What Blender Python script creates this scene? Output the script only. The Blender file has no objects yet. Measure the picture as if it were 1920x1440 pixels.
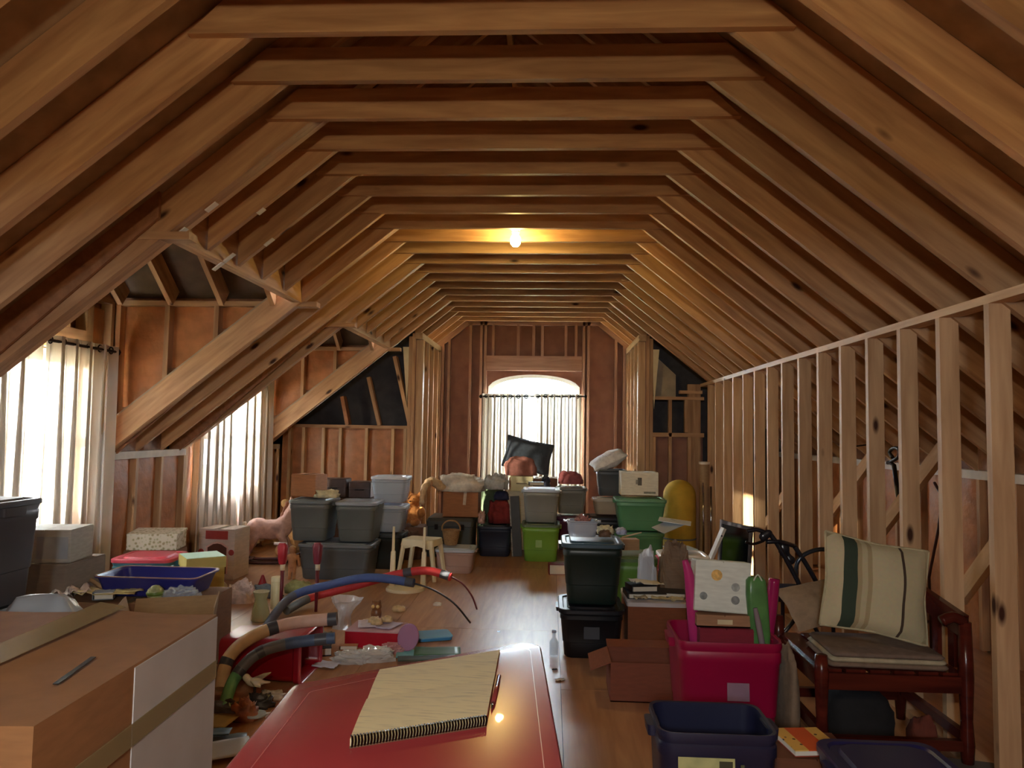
import bpy, bmesh, math, random
from mathutils import Vector, Matrix, noise
import numpy as np

# ------------------------------------------------------------------ camera, world, lights, exposure
SC = bpy.context.scene
COL = SC.collection
F_PX, YAW, PITCH, ROLL, EYE = 1390.0, .053, .0618, .016, 1.46

def _axes():
    cy, sy = math.cos(YAW), math.sin(YAW); cp, sp = math.cos(PITCH), math.sin(PITCH)
    f = Vector((-sy*cp, cy*cp, sp)); r = Vector((cy, sy, 0)); u = r.cross(f)
    cr, sr = math.cos(ROLL), math.sin(ROLL)
    return r*cr + u*sr, u*cr - r*sr, f
CR, CU, CF = _axes()
cam_d = bpy.data.cameras.new('camera'); cam = bpy.data.objects.new('camera', cam_d); COL.objects.link(cam)
cam_d.sensor_width = 36; cam_d.lens = F_PX/1920*36; cam_d.clip_start = .05; cam_d.clip_end = 300
cam.matrix_world = Matrix(((CR.x, CU.x, -CF.x, 0), (CR.y, CU.y, -CF.y, 0), (CR.z, CU.z, -CF.z, EYE), (0, 0, 0, 1)))
SC.camera = cam

def ray(px, py): return CF + CR*((px-960)/F_PX) + CU*((720-py)/F_PX)
def onz(px, py, z=0.0):
    v = ray(px, py); t = (z-EYE)/v.z; return Vector((v.x*t, v.y*t, z))
def ony(px, py, y):
    v = ray(px, py); t = y/v.y; return Vector((v.x*t, y, EYE+v.z*t))
def onx(px, py, x):
    v = ray(px, py); t = x/v.x; return Vector((x, v.y*t, EYE+v.z*t))
def S(px, y): return px*y/F_PX

SC.view_settings.view_transform = 'Standard'
SC.view_settings.look = 'None'
SC.view_settings.gamma = 1
SC.view_settings.exposure = 1.05
SC.view_settings.use_curve_mapping = False

W = bpy.data.worlds.new('world'); SC.world = W; W.use_nodes = True
W.node_tree.nodes['Background'].inputs[0].default_value = (.80, .91, 1.0, 1)
W.node_tree.nodes['Background'].inputs[1].default_value = 60.0

sun_d = bpy.data.lights.new('sun', 'SUN'); sun = bpy.data.objects.new('sun', sun_d); COL.objects.link(sun)
sun_d.energy = 80; sun_d.angle = math.radians(.6); sun_d.color = (1, .88, .68)
sun.rotation_euler = Vector((5.3, 2.55, -1.0)).to_track_quat('-Z', 'Y').to_euler(); sun.location = (-8, 0, 5)

def portal(name, loc, aim, sx, sz):                                  # daylight is sampled through each window opening
    d = bpy.data.lights.new(name, 'AREA'); o = bpy.data.objects.new(name, d); COL.objects.link(o)
    d.shape = 'RECTANGLE'; d.size = sx; d.size_y = sz; d.cycles.is_portal = True
    o.location = loc; o.rotation_euler = Vector(aim).to_track_quat('-Z', 'Z').to_euler()
XC, HW, ZT, SL, SP, D1 = -.276, .973, 3.017, .80, .4064, 2.831        # roof frame: centre, half tie, tie height, slope, spacing, first tie
XL, XR, YF, YW, YB = -3.483, 2.93, 10.96, 9.42, -1.7                  # eave walls, far gable, wing walls, wall behind
portal('daylight_gable', (XC, YF+.14, 1.45), (0, -1, 0), 1.35, 1.65)
portal('daylight_dormer', (XL-.14, 4.68, 1.35), (1, 0, 0), 1.3, 1.3)
portal('daylight_dormer_far', (XL-.14, 7.96, 1.35), (1, 0, 0), 1.3, 1.3)
portal('added_fill_opening', (XC, YB-.1, 1.95), (0, 1, 0), .46, .46)  # opening added in the wall behind the viewer, for fill
SC.cycles.max_bounces = 10; SC.cycles.diffuse_bounces = 6; SC.cycles.transparent_max_bounces = 16
SC.cycles.sample_clamp_indirect = 20; SC.cycles.use_denoising = True
SC.cycles.caustics_reflective = False; SC.cycles.caustics_refractive = False

# ------------------------------------------------------------------ helpers
random.seed(7)
def tag(o, label=None, cat=None, group=None, kind=None):
    for k, v in (('label', label), ('category', cat), ('group', group), ('kind', kind)):
        if v: o[k] = v
    return o
def empty(name, loc=(0, 0, 0), rz=0, label=None, cat=None, group=None, kind=None):
    o = bpy.data.objects.new(name, None); COL.objects.link(o); o.empty_display_size = .1
    o.location = loc; o.rotation_euler = (0, 0, rz)
    return tag(o, label, cat, group, kind)
def link(name, me, mat=None, parent=None, loc=(0, 0, 0), rot=(0, 0, 0), smooth=False):
    o = bpy.data.objects.new(name, me); COL.objects.link(o)
    if mat is not None and not me.materials: me.materials.append(mat)
    o.parent = parent; o.location = loc; o.rotation_euler = rot
    if smooth:
        me.shade_smooth()
    return o

class MB:
    """collects shapes into one mesh"""
    def __init__(s): s.v = []; s.f = []
    def add(s, vs, fs):
        n = len(s.v); s.v += [tuple(v) for v in vs]; s.f += [tuple(i+n for i in f) for f in fs]; return s
    def box(s, c, d, m=None):
        x, y, z = (k/2 for k in d)
        vs = [Vector((a*x, b*y, e*z)) for e in (-1, 1) for b in (-1, 1) for a in (-1, 1)]
        vs = [(m @ v if m else v) + Vector(c) for v in vs]
        return s.add(vs, [(0, 2, 3, 1), (4, 5, 7, 6), (0, 1, 5, 4), (2, 6, 7, 3), (0, 4, 6, 2), (1, 3, 7, 5)])
    def prism(s, poly, a, b, ax='y'):
        """poly of 2d points extruded from a to b along ax (y: poly is x,z; x: poly is y,z; z: poly is x,y)"""
        def P(p, t): return {'y': (p[0], t, p[1]), 'x': (t, p[0], p[1]), 'z': (p[0], p[1], t)}[ax]
        n = len(poly)
        vs = [P(p, a) for p in poly] + [P(p, b) for p in poly]
        return s.add(vs, [tuple(range(n)), tuple(range(2*n-1, n-1, -1))] + [(i, i+n, (i+1) % n+n, (i+1) % n) for i in range(n)])
    def loft(s, rings, cap0=True, cap1=True, closed=True):
        n = len(rings[0]); base = len(s.v)
        for r in rings: s.v += [tuple(p) for p in r]
        for k in range(len(rings)-1):
            for i in range(n if closed else n-1):
                j = (i+1) % n
                s.f.append((base+k*n+i, base+k*n+j, base+(k+1)*n+j, base+(k+1)*n+i))
        if cap0: s.f.append(tuple(base+i for i in range(n-1, -1, -1)))
        if cap1: s.f.append(tuple(base+(len(rings)-1)*n+i for i in range(n)))
        return s
    def lathe(s, prof, n=20, c=(0, 0, 0), m=None):
        rings = []
        for r, z in prof:
            ring = [Vector((r*math.cos(2*math.pi*i/n), r*math.sin(2*math.pi*i/n), z)) for i in range(n)]
            rings.append([(m @ p if m else p) + Vector(c) for p in ring])
        return s.loft(rings)
    def tube(s, pts, r, n=8, smooth=0):
        pts = [Vector(p) for p in pts]
        rs = r if isinstance(r, (list, tuple)) else [r]*len(pts)
        if smooth: pts, rs = spline(pts, rs, smooth)
        rings = []; up = Vector((0, 0, 1)); prev = None
        for i, p in enumerate(pts):
            t = (pts[min(i+1, len(pts)-1)] - pts[max(i-1, 0)]).normalized()
            if prev is None:
                a = t.cross(up)
                if a.length < .1: a = t.cross(Vector((1, 0, 0)))
            else: a = prev - t*prev.dot(t)
            a.normalize(); b = t.cross(a); prev = a
            rings.append([p + (a*math.cos(2*math.pi*k/n) + b*math.sin(2*math.pi*k/n))*rs[i] for k in range(n)])
        return s.loft(rings)
    def me(s, name='m'):
        me = bpy.data.meshes.new(name); me.from_pydata(s.v, [], s.f); me.validate(); 
        bm = bmesh.new(); bm.from_mesh(me); bmesh.ops.recalc_face_normals(bm, faces=bm.faces); bm.to_mesh(me); bm.free()
        return me
    def build(s, name, mat, parent=None, loc=(0, 0, 0), rot=(0, 0, 0), smooth=False, bevel=0, ang=None):
        o = link(name, s.me(name), mat, parent, loc, rot)
        if smooth: 
            o.data.shade_smooth()
            if ang is not None: smooth_by_angle(o.data, ang)
        if bevel:
            b = o.modifiers.new('bevel', 'BEVEL'); b.width = bevel; b.segments = 2; b.limit_method = 'ANGLE'; b.angle_limit = .6
        return o
def smooth_by_angle(me, deg):
    bm = bmesh.new(); bm.from_mesh(me); a = math.radians(deg)
    for e in bm.edges:
        e.smooth = not (len(e.link_faces) != 2 or e.calc_face_angle(9) > a)
    bm.to_mesh(me); bm.free()
def spline(pts, rs, k):
    out, ro = [], []; n = len(pts)
    for i in range(n-1):
        p0, p1, p2, p3 = pts[max(i-1, 0)], pts[i], pts[i+1], pts[min(i+2, n-1)]
        for j in range(k):
            t = j/k
            out.append(.5*((2*p1) + (p2-p0)*t + (2*p0-5*p1+4*p2-p3)*t*t + (3*p1-p0-3*p2+p3)*t**3)); ro.append(rs[i]*(1-t)+rs[i+1]*t)
    out.append(pts[-1]); ro.append(rs[-1]); return out, ro
def rrect(w, l, r, z, n=4, cx=0, cy=0):
    r = min(r, w/2-.001, l/2-.001); out = []
    for qx, qy, a0 in ((1, 1, 0), (-1, 1, 90), (-1, -1, 180), (1, -1, 270)):
        for i in range(n+1):
            a = math.radians(a0+90*i/n)
            out.append(Vector((cx+qx*(w/2-r)+r*math.cos(a), cy+qy*(l/2-r)+r*math.sin(a), z)))
    return out
def rotm(x=0, y=0, z=0): 
    from mathutils import Euler
    return Euler((math.radians(x), math.radians(y), math.radians(z))).to_matrix()
_beam_cache = {}
def beam(name, p0, p1, th, dep, mat, parent=None, up=(0, 0, 1)):
    """a sawn board from p0 to p1 (centre line): th thick, dep deep along up; local X runs along the grain"""
    p0, p1 = Vector(p0), Vector(p1); d = p1-p0; L = d.length; x = d.normalized()
    z = Vector(up) - x*Vector(up).dot(x); z.normalize(); y = z.cross(x)
    key = (round(L, 3), round(th, 4), round(dep, 4), mat.name)
    if key not in _beam_cache:
        me = MB().box((0, 0, 0), (L, th, dep)).me('board'); me.materials.append(mat); _beam_cache[key] = me
    o = link(name, _beam_cache[key], None, parent)
    m = Matrix((x, y, z)).transposed().to_4x4(); m.translation = (p0+p1)/2
    o.matrix_basis = m
    return o
def copy_tree(o, parent=None):
    c = o.copy(); COL.objects.link(c); c.parent = parent
    for ch in list(o.children): copy_tree(ch, c)
    return c

# ------------------------------------------------------------------ materials (all procedural)
def lin(c): return tuple(((k/255)/12.92 if k/255 <= .04045 else ((k/255+.055)/1.055)**2.4) for k in c) + (1,)
_M = {}
def _new(name):
    m = bpy.data.materials.new(name); m.use_nodes = True; nt = m.node_tree
    return m, nt, nt.nodes, nt.links, nt.nodes['Principled BSDF']
def N(nt, t, **kw):
    n = nt.nodes.new(t)
    for k, v in kw.items(): setattr(n, k, v)
    return n
def plain(name, c, rough=.5, var=.12, scale=12, bump=0, spec=.5, trans=0, coat=0, metal=0, alpha=None, stretch=(1, 1, 1)):
    """one colour with soft mottling, so nothing is perfectly even"""
    if name in _M: return _M[name]
    m, nt, nn, ln, b = _new(name)
    tc = N(nt, 'ShaderNodeTexCoord'); mp = N(nt, 'ShaderNodeMapping'); mp.inputs['Scale'].default_value = stretch
    ns = N(nt, 'ShaderNodeTexNoise'); ns.inputs['Scale'].default_value = scale; ns.inputs['Detail'].default_value = 4
    ln.new(tc.outputs['Object'], mp.inputs[0]); ln.new(mp.outputs[0], ns.inputs['Vector'])
    rp = N(nt, 'ShaderNodeValToRGB'); c1 = lin(c)
    rp.color_ramp.elements[0].position = .3; rp.color_ramp.elements[1].position = .7
    rp.color_ramp.elements[0].color = tuple(k*(1-var) for k in c1[:3])+(1,)
    rp.color_ramp.elements[1].color = tuple(min(1, k*(1+var)) for k in c1[:3])+(1,)
    ln.new(ns.outputs['Fac'], rp.inputs[0]); ln.new(rp.outputs[0], b.inputs['Base Color'])
    b.inputs['Roughness'].default_value = rough; b.inputs['Specular IOR Level'].default_value = spec
    b.inputs['Coat Weight'].default_value = coat; b.inputs['Metallic'].default_value = metal
    if trans: b.inputs['Transmission Weight'].default_value = trans
    if alpha is not None: b.inputs['Alpha'].default_value = alpha
    if bump:
        bp = N(nt, 'ShaderNodeBump'); bp.inputs['Strength'].default_value = bump; bp.inputs['Distance'].default_value = .02
        ln.new(ns.outputs['Fac'], bp.inputs['Height']); ln.new(bp.outputs[0], b.inputs['Normal'])
    _M[name] = m; return m
def wood(name, c_lo, c_hi, rough=.55, knots=True, vary=.25, knot_c=(58, 28, 16)):
    if name in _M: return _M[name]
    m, nt, nn, ln, b = _new(name)
    tc = N(nt, 'ShaderNodeTexCoord'); oi = N(nt, 'ShaderNodeObjectInfo')
    mul = N(nt, 'ShaderNodeMath', operation='MULTIPLY'); mul.inputs[1].default_value = 37.0; ln.new(oi.outputs['Random'], mul.inputs[0])
    add = N(nt, 'ShaderNodeVectorMath', operation='ADD'); ln.new(tc.outputs['Object'], add.inputs[0]); ln.new(mul.outputs[0], add.inputs[1])
    mp = N(nt, 'ShaderNodeMapping'); mp.inputs['Scale'].default_value = (.9, 9, 9); ln.new(add.outputs[0], mp.inputs[0])
    ns = N(nt, 'ShaderNodeTexNoise'); ns.inputs['Scale'].default_value = 2.2; ns.inputs['Detail'].default_value = 6; ns.inputs['Distortion'].default_value = .5
    ln.new(mp.outputs[0], ns.inputs['Vector'])
    rp = N(nt, 'ShaderNodeValToRGB'); rp.color_ramp.elements[0].position = .3; rp.color_ramp.elements[1].position = .72
    rp.color_ramp.elements[0].color = lin(c_lo); rp.color_ramp.elements[1].color = lin(c_hi); ln.new(ns.outputs['Fac'], rp.inputs[0])
    col = rp.outputs[0]
    mr = N(nt, 'ShaderNodeMapRange'); mr.inputs['To Min'].default_value = 1-vary; mr.inputs['To Max'].default_value = 1+vary*.5; ln.new(oi.outputs['Random'], mr.inputs[0])
    hs = N(nt, 'ShaderNodeHueSaturation'); ln.new(col, hs.inputs['Color']); ln.new(mr.outputs[0], hs.inputs['Value']); col = hs.outputs[0]
    if knots:
        mk = N(nt, 'ShaderNodeMapping'); mk.inputs['Scale'].default_value = (2.1, 5.5, 5.5); ln.new(add.outputs[0], mk.inputs[0])
        vo = N(nt, 'ShaderNodeTexVoronoi'); vo.inputs['Scale'].default_value = 1.0; ln.new(mk.outputs[0], vo.inputs['Vector'])
        kr = N(nt, 'ShaderNodeValToRGB'); kr.color_ramp.elements[0].position = .06; kr.color_ramp.elements[0].color = (1, 1, 1, 1)
        kr.color_ramp.elements[1].position = .13; kr.color_ramp.elements[1].color = (0, 0, 0, 1); ln.new(vo.outputs['Distance'], kr.inputs[0])
        mx = N(nt, 'ShaderNodeMix', data_type='RGBA'); ln.new(kr.outputs[0], mx.inputs['Factor']); ln.new(col, mx.inputs['A']); mx.inputs['B'].default_value = lin(knot_c); col = mx.outputs['Result']
    ln.new(col, b.inputs['Base Color']); b.inputs['Roughness'].default_value = rough; b.inputs['Specular IOR Level'].default_value = .3
    bp = N(nt, 'ShaderNodeBump'); bp.inputs['Strength'].default_value = .15; bp.inputs['Distance'].default_value = .004
    ln.new(ns.outputs['Fac'], bp.inputs['Height']); ln.new(bp.outputs[0], b.inputs['Normal'])
    _M[name] = m; return m
def sheer(name, c, thru=.5, clear=.0, rough=.8):
    """cloth that lets daylight through"""
    if name in _M: return _M[name]
    m, nt, nn, ln, b = _new(name); nn.remove(b)
    d = N(nt, 'ShaderNodeBsdfDiffuse'); d.inputs[0].default_value = lin(c)
    t = N(nt, 'ShaderNodeBsdfTranslucent'); t.inputs[0].default_value = lin(c)
    mx = N(nt, 'ShaderNodeMixShader'); mx.inputs[0].default_value = thru; ln.new(d.outputs[0], mx.inputs[1]); ln.new(t.outputs[0], mx.inputs[2])
    out = mx.outputs[0]
    if clear:
        tr = N(nt, 'ShaderNodeBsdfTransparent'); m2 = N(nt, 'ShaderNodeMixShader'); m2.inputs[0].default_value = clear
        ln.new(out, m2.inputs[1]); ln.new(tr.outputs[0], m2.inputs[2]); out = m2.outputs[0]
    ln.new(out, nn['Material Output'].inputs[0]); _M[name] = m; return m
def film(name, c=(225, 230, 235), clear=.7, rough=.12):
    """thin clear plastic: mostly see-through, with a gloss and a little haze"""
    if name in _M: return _M[name]
    m, nt, nn, ln, b = _new(name)
    b.inputs['Base Color'].default_value = lin(c); b.inputs['Roughness'].default_value = rough; b.inputs['Specular IOR Level'].default_value = .8
    tr = N(nt, 'ShaderNodeBsdfTransparent'); tr.inputs[0].default_value = (.93, .95, .97, 1); mx = N(nt, 'ShaderNodeMixShader'); mx.inputs[0].default_value = clear
    ln.new(b.outputs[0], mx.inputs[1]); ln.new(tr.outputs[0], mx.inputs[2]); ln.new(mx.outputs[0], nn['Material Output'].inputs[0]); _M[name] = m; return m
def pane(name='window_glass'):
    if name in _M: return _M[name]
    m, nt, nn, ln, b = _new(name); nn.remove(b)
    g = N(nt, 'ShaderNodeBsdfGlossy'); g.inputs['Roughness'].default_value = .02
    tr = N(nt, 'ShaderNodeBsdfTransparent'); tr.inputs[0].default_value = (.96, .98, .98, 1); mx = N(nt, 'ShaderNodeMixShader'); mx.inputs[0].default_value = .93
    ln.new(g.outputs[0], mx.inputs[1]); ln.new(tr.outputs[0], mx.inputs[2]); ln.new(mx.outputs[0], nn['Material Output'].inputs[0]); _M[name] = m; return m
def glow(name, c, e):
    if name in _M: return _M[name]
    m, nt, nn, ln, b = _new(name); b.inputs['Emission Color'].default_value = lin(c); b.inputs['Emission Strength'].default_value = e
    b.inputs['Base Color'].default_value = lin(c); _M[name] = m; return m

PINE = wood('pine_framing', (164, 122, 88), (208, 166, 124))
PINE2 = wood('pine_stud', (180, 142, 104), (214, 178, 138), vary=.18)
OSB = plain('strand_board', (150, 104, 72), .6, .22, 22, bump=.3)
SHEATH = plain('roof_sheathing', (164, 142, 116), .75, .2, 9)
GABLE = plain('gable_sheathing', (146, 104, 88), .7, .14, 7)
KRAFT = plain('kraft_facing', (174, 112, 66), .42, .2, 9, bump=.6)
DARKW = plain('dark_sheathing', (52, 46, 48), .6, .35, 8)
PLATE = plain('whitewashed_plate', (206, 196, 184), .6, .12, 9)
FLOOR = wood('floor_board', (160, 114, 80), (190, 142, 102), rough=.34, knots=False, vary=.12)
WHITE = plain('white_paint', (236, 236, 234), .4, .03)
GLASS = pane()
CURT = sheer('curtain_cloth', (222, 214, 206), .06, .035)
CURT2 = sheer('gable_curtain_cloth', (228, 220, 206), .03, .013)
METAL = plain('dark_metal', (46, 40, 38), .3, .1, metal=.9)
BLACK = plain('black_plastic', (20, 21, 24), .35, .15)
CHROME = plain('chrome', (190, 195, 205), .15, .05, metal=1)
# ------------------------------------------------------------------ the attic shell
def roof(x): return ZT - SL*(abs(x-XC)-HW)
RV = .235                                                            # vertical depth of a rafter
cosA = 1/math.sqrt(1+SL*SL)
NRM = Vector((0, 0, 1))
ceiling = empty('ceiling', label='open rafter attic ceiling with collar ties and board sheathing', kind='structure')

def rafter(side, y, x_in, x_out, parent=ceiling, name='rafter', mat=PINE):
    """board following the roof line between two distances from the centre; plumb-cut ends"""
    a = (XC+side*x_in, y); b = (XC+side*x_out, y)
    z0, z1 = roof(a[0]), roof(b[0])
    p0 = Vector((a[0], y, z0)); p1 = Vector((b[0], y, z1)); L = (p1-p0).length; x = (p1-p0).normalized()
    up = Vector((0, 0, 1)); z = (up - x*up.dot(x)).normalized(); yv = z.cross(x)
    key = ('raf', round(L, 3), side)
    if key not in _beam_cache:
        h = RV*cosA; sh = RV*SL*cosA                                  # plumb cut leans in board space
        mb = MB(); t = .019
        vs = []
        for yy in (-t, t):
            vs += [(0, yy, 0), (L, yy, 0), (L-sh, yy, h), (-sh, yy, h)]
        mb.add(vs, [(0, 1, 2, 3), (7, 6, 5, 4), (0, 4, 5, 1), (1, 5, 6, 2), (2, 6, 7, 3), (3, 7, 4, 0)])
        me = mb.me('rafter'); me.materials.append(mat); _beam_cache[key] = me
    o = link(name, _beam_cache[key], None, parent)
    m = Matrix((x, yv, z)).transposed().to_4x4(); m.translation = p0; o.matrix_basis = m
    return o
EAVE = 3.207
HEAD = 1.68                                                           # dormer header, distance from the centre
ALC = 1.37                                                            # half width of the gable alcove
cut_idx = set(range(3, 7)) | set(range(11, 15)); dbl_L = {2: 2, 7: 1, 10: 1, 15: 1}
tie_me = MB().prism([(-HW-.22, 0), (HW+.22, 0), (HW+.06, .155), (-HW-.06, .155)], -.019, .019, 'y').me('collar_tie'); tie_me.materials.append(PINE)
for i in range(-10, 20):
    yr = D1+.019+i*SP; far = i >= 16
    t = link('collar_tie', tie_me, None, ceiling, (XC, yr-.038, ZT))
    eo = ALC+.10 if far else EAVE
    rafter(1, yr, .02, eo)
    rafter(-1, yr, .02, HEAD if i in cut_idx else eo)
    for k in range(dbl_L.get(i, 0)): rafter(-1, yr+.039*(k+1), .02, eo)
    if i == 15: rafter(1, yr+.039, .02, eo)
beam('ridge_board', (XC, YB, ZT+SL*HW+.12), (XC, YF, ZT+SL*HW+.12), .03, .24, PINE, ceiling)
def yi(i): return D1+.019+i*SP
DORM = [(yi(2)+.10, yi(7)-.02), (yi(10)+.06, yi(15)-.02)]
for a, b in DORM:
    x = XC-HEAD-.03
    for k in range(2): beam('header', (x-.039*k, a, roof(x)+.13), (x-.039*k, b, roof(x)+.13), .038, .25, PINE, ceiling)
# sheathing sheets, laid over the rafters
def sheet(side, d0, d1, y0, y1, mat=SHEATH, name='roof_sheet'):
    x0, x1 = XC+side*d0, XC+side*d1; z0, z1 = roof(x0)+RV+.004, roof(x1)+RV+.004
    mb = MB(); t = .02
    mb.add([(x0, y0, z0), (x1, y0, z1), (x1, y1, z1), (x0, y1, z0), (x0, y0, z0+t), (x1, y0, z1+t), (x1, y1, z1+t), (x0, y1, z0+t)],
           [(0, 1, 2, 3), (7, 6, 5, 4), (0, 4, 5, 1), (1, 5, 6, 2), (2, 6, 7, 3), (3, 7, 4, 0)])
    return mb.build(name, mat, ceiling)
bands = [0, .98, 1.70, 2.6, EAVE+.35]
ybr = [YB-.1, .3, DORM[0][0]-.02, DORM[0][1]+.02, DORM[1][0]-.02, DORM[1][1]+.02, YF+.15]
for side in (1, -1):
    for k in range(4):
        for j in range(6):
            if side == -1 and j in (2, 4) and k >= 2: continue
            sheet(side, bands[k], bands[k+1]+.002, ybr[j], ybr[j+1]+.002)
# dormers: gable roofs over the two left windows
PZ = 2.445
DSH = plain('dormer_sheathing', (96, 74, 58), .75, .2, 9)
for a, b in DORM:
    ym = (a+b)/2; rz = PZ+SL*(b-a)/2
    for s, yw in ((-1, a), (1, b)):
        mb = MB(); t = .03; x0 = XL-.3
        def q(y, dz): return PZ+.14+SL*((b-a)/2-abs(y-ym))+dz
        def vx(y): return XC-HW-(ZT-(q(y, 0)-RV-.03))/SL               # valley: where the dormer roof meets the main roof
        y0, y1 = ym, yw+s*.25
        mb.add([(x0, y0, q(y0, 0)), (vx(y0), y0, q(y0, 0)), (vx(y1), y1, q(y1, 0)), (x0, y1, q(y1, 0)), (x0, y0, q(y0, t)), (vx(y0), y0, q(y0, t)), (vx(y1), y1, q(y1, t)), (x0, y1, q(y1, t))],
               [(0, 1, 2, 3), (7, 6, 5, 4), (0, 4, 5, 1), (1, 5, 6, 2), (2, 6, 7, 3), (3, 7, 4, 0)])
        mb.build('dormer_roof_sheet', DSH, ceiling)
        for x in (-3.42, -3.01, -2.60, -2.19):
            beam('dormer_rafter', (x, ym, rz+.05), (x, yw+s*.04, PZ+.03), .038, .19, PINE, ceiling)
    beam('dormer_ridge', (XL, ym, rz+.06), (-2.0, ym, rz+.06), .03, .14, PINE, ceiling)

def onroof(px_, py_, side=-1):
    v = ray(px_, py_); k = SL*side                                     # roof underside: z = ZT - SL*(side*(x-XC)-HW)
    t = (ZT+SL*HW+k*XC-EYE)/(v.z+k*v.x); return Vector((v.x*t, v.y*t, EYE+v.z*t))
for px_, py_, ln_ in ((397, 387, .07), (343, 432, .05), (420, 490, .16), (490, 395, .05), (505, 453, .07)):  # white strips stand in for daylight showing through slits near the dormer header
    q = onroof(px_, py_); beam('painted_daylight_slit', q+Vector((-.5, 0, -.4)).normalized()*ln_*.5+Vector((0, 0, -.004)), q-Vector((-.5, 0, -.4)).normalized()*ln_*.5+Vector((0, 0, -.004)), .04, .006, WHITE, ceiling)

# floor: plywood sheets
floor = empty('floor', label='worn plywood attic floor with visible sheet joints', kind='structure')
sheet_cache = {}
for ix in range(6):
    for iy in range(6):
        x0 = XL-.1+ix*1.22; y0 = YB-.1+iy*2.44-(1.22 if ix % 2 else 0)
        x1, y1 = min(x0+1.217, XR+.1), min(y0+2.437, YF+.1)
        y0 = max(y0, YB-.1)
        if x1 <= x0 or y1 <= y0: continue
        key = (round(x1-x0, 3), round(y1-y0, 3))
        if key not in sheet_cache:
            me = MB().box((0, 0, 0), (key[1], key[0], .02)).me('floor_sheet'); me.materials.append(FLOOR); sheet_cache[key] = me
        link('floor_sheet', sheet_cache[key], None, floor, ((x0+x1)/2, (y0+y1)/2, -.01), (0, 0, math.pi/2))
MB().box(((XL+XR)/2, (YB+YF)/2, -.045), (XR-XL+.3, YF-YB+.3, .05)).build('subfloor', DARKW, floor)

# batts with kraft facing, bulged between the studs
_batt = {}
def batt(parent, c, w, h, along, mat=KRAFT, depth=.05, seed=0):
    """c: centre on the face; along: 'x' or 'y' the wall's run; bulges towards +local normal"""
    key = (round(w, 2), round(h, 2), seed % 3, mat.name)
    if key not in _batt:
        mb = MB(); nx, nz = 5, 12; rng = random.Random(seed)
        vs = []
        for j in range(nz+1):
            for i in range(nx+1):
                u, v = i/nx, j/nz
                b = (1-(2*u-1)**4)*depth*(.45+.4*noise.noise(Vector((u*2, v*h*2.4, seed*3.1)))) + .010*noise.noise(Vector((u*6, v*h*9, seed)))
                vs.append(((u-.5)*w, b if 0 < i < nx else 0, (v-.5)*h))
        fs = [(j*(nx+1)+i, j*(nx+1)+i+1, (j+1)*(nx+1)+i+1, (j+1)*(nx+1)+i) for j in range(nz) for i in range(nx)]
        mb.add(vs, fs); me = mb.me('kraft_batt'); me.shade_smooth(); me.materials.append(mat); _batt[key] = me
    rz = {'x+': 0, 'x-': math.pi, 'y+': -math.pi/2, 'y-': math.pi/2}[along]   # x-: faces -y ; y+: faces +x ; y-: faces -x
    return link('kraft_batt', _batt[key], None, parent, c, (0, 0, rz))

# right stud wall
wall_right = empty('wall_right', label='open stud partition wall on the right under the rafters', kind='structure')
XWR = 1.87; WT = roof(XWR)-.005
for i in range(-10, 16):
    y = yi(i)+.019
    if y > YW-.03: y = YW-.04
    beam('stud', (XWR+.045, y, .038), (XWR+.045, y, WT-.038), .038, .09, PINE2, wall_right, up=(1, 0, 0))
for y0, y1 in ((YB, 1.1), (1.1, 5.3), (5.3, YW)):
    beam('top_plate', (XWR+.045, y0, WT-.019), (XWR+.045, y1-.002, WT-.019), .09, .038, PINE2, wall_right)
    beam('bottom_plate', (XWR+.045, y0, .019), (XWR+.045, y1-.002, .019), .09, .038, PINE2, wall_right)
for (pa, pb) in (((1768, 842), (1600, 1062)), ((1886, 1002), (1800, 1120)), ((1470, 930), (1420, 1010)), ((1640, 850), (1560, 960))):
    a, b = onx(*pa, 2.25), onx(*pb, 2.25)
    beam('brace', (2.25, a.y, a.z), (2.25, b.y, b.z), .038, .09, PINE2, wall_right, up=(0, 1, .3))

# eave wall on the right, behind the studs
wall_eave_right = empty('wall_eave_right', label='low eave wall with kraft insulation behind the right stud wall', kind='structure')
EZ = roof(XR)
MB().box((XR+.11, (YB+YF)/2, EZ/2), (.02, YF-YB, EZ)).build('sheathing', OSB, wall_eave_right)
beam('top_plate', (XR+.05, YB, EZ-.03), (XR+.05, YF, EZ-.03), .09, .06, PLATE, wall_eave_right)
for i in range(-10, 20):
    y = yi(i)
    beam('stud', (XR+.05, y, .02), (XR+.05, y, EZ-.06), .038, .09, PINE, wall_eave_right, up=(1, 0, 0))
    if i < 16: batt(wall_eave_right, (XR+.055, y+SP/2, (EZ-.06)/2), SP-.04, EZ-.06, 'y-', seed=i+20)

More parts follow.
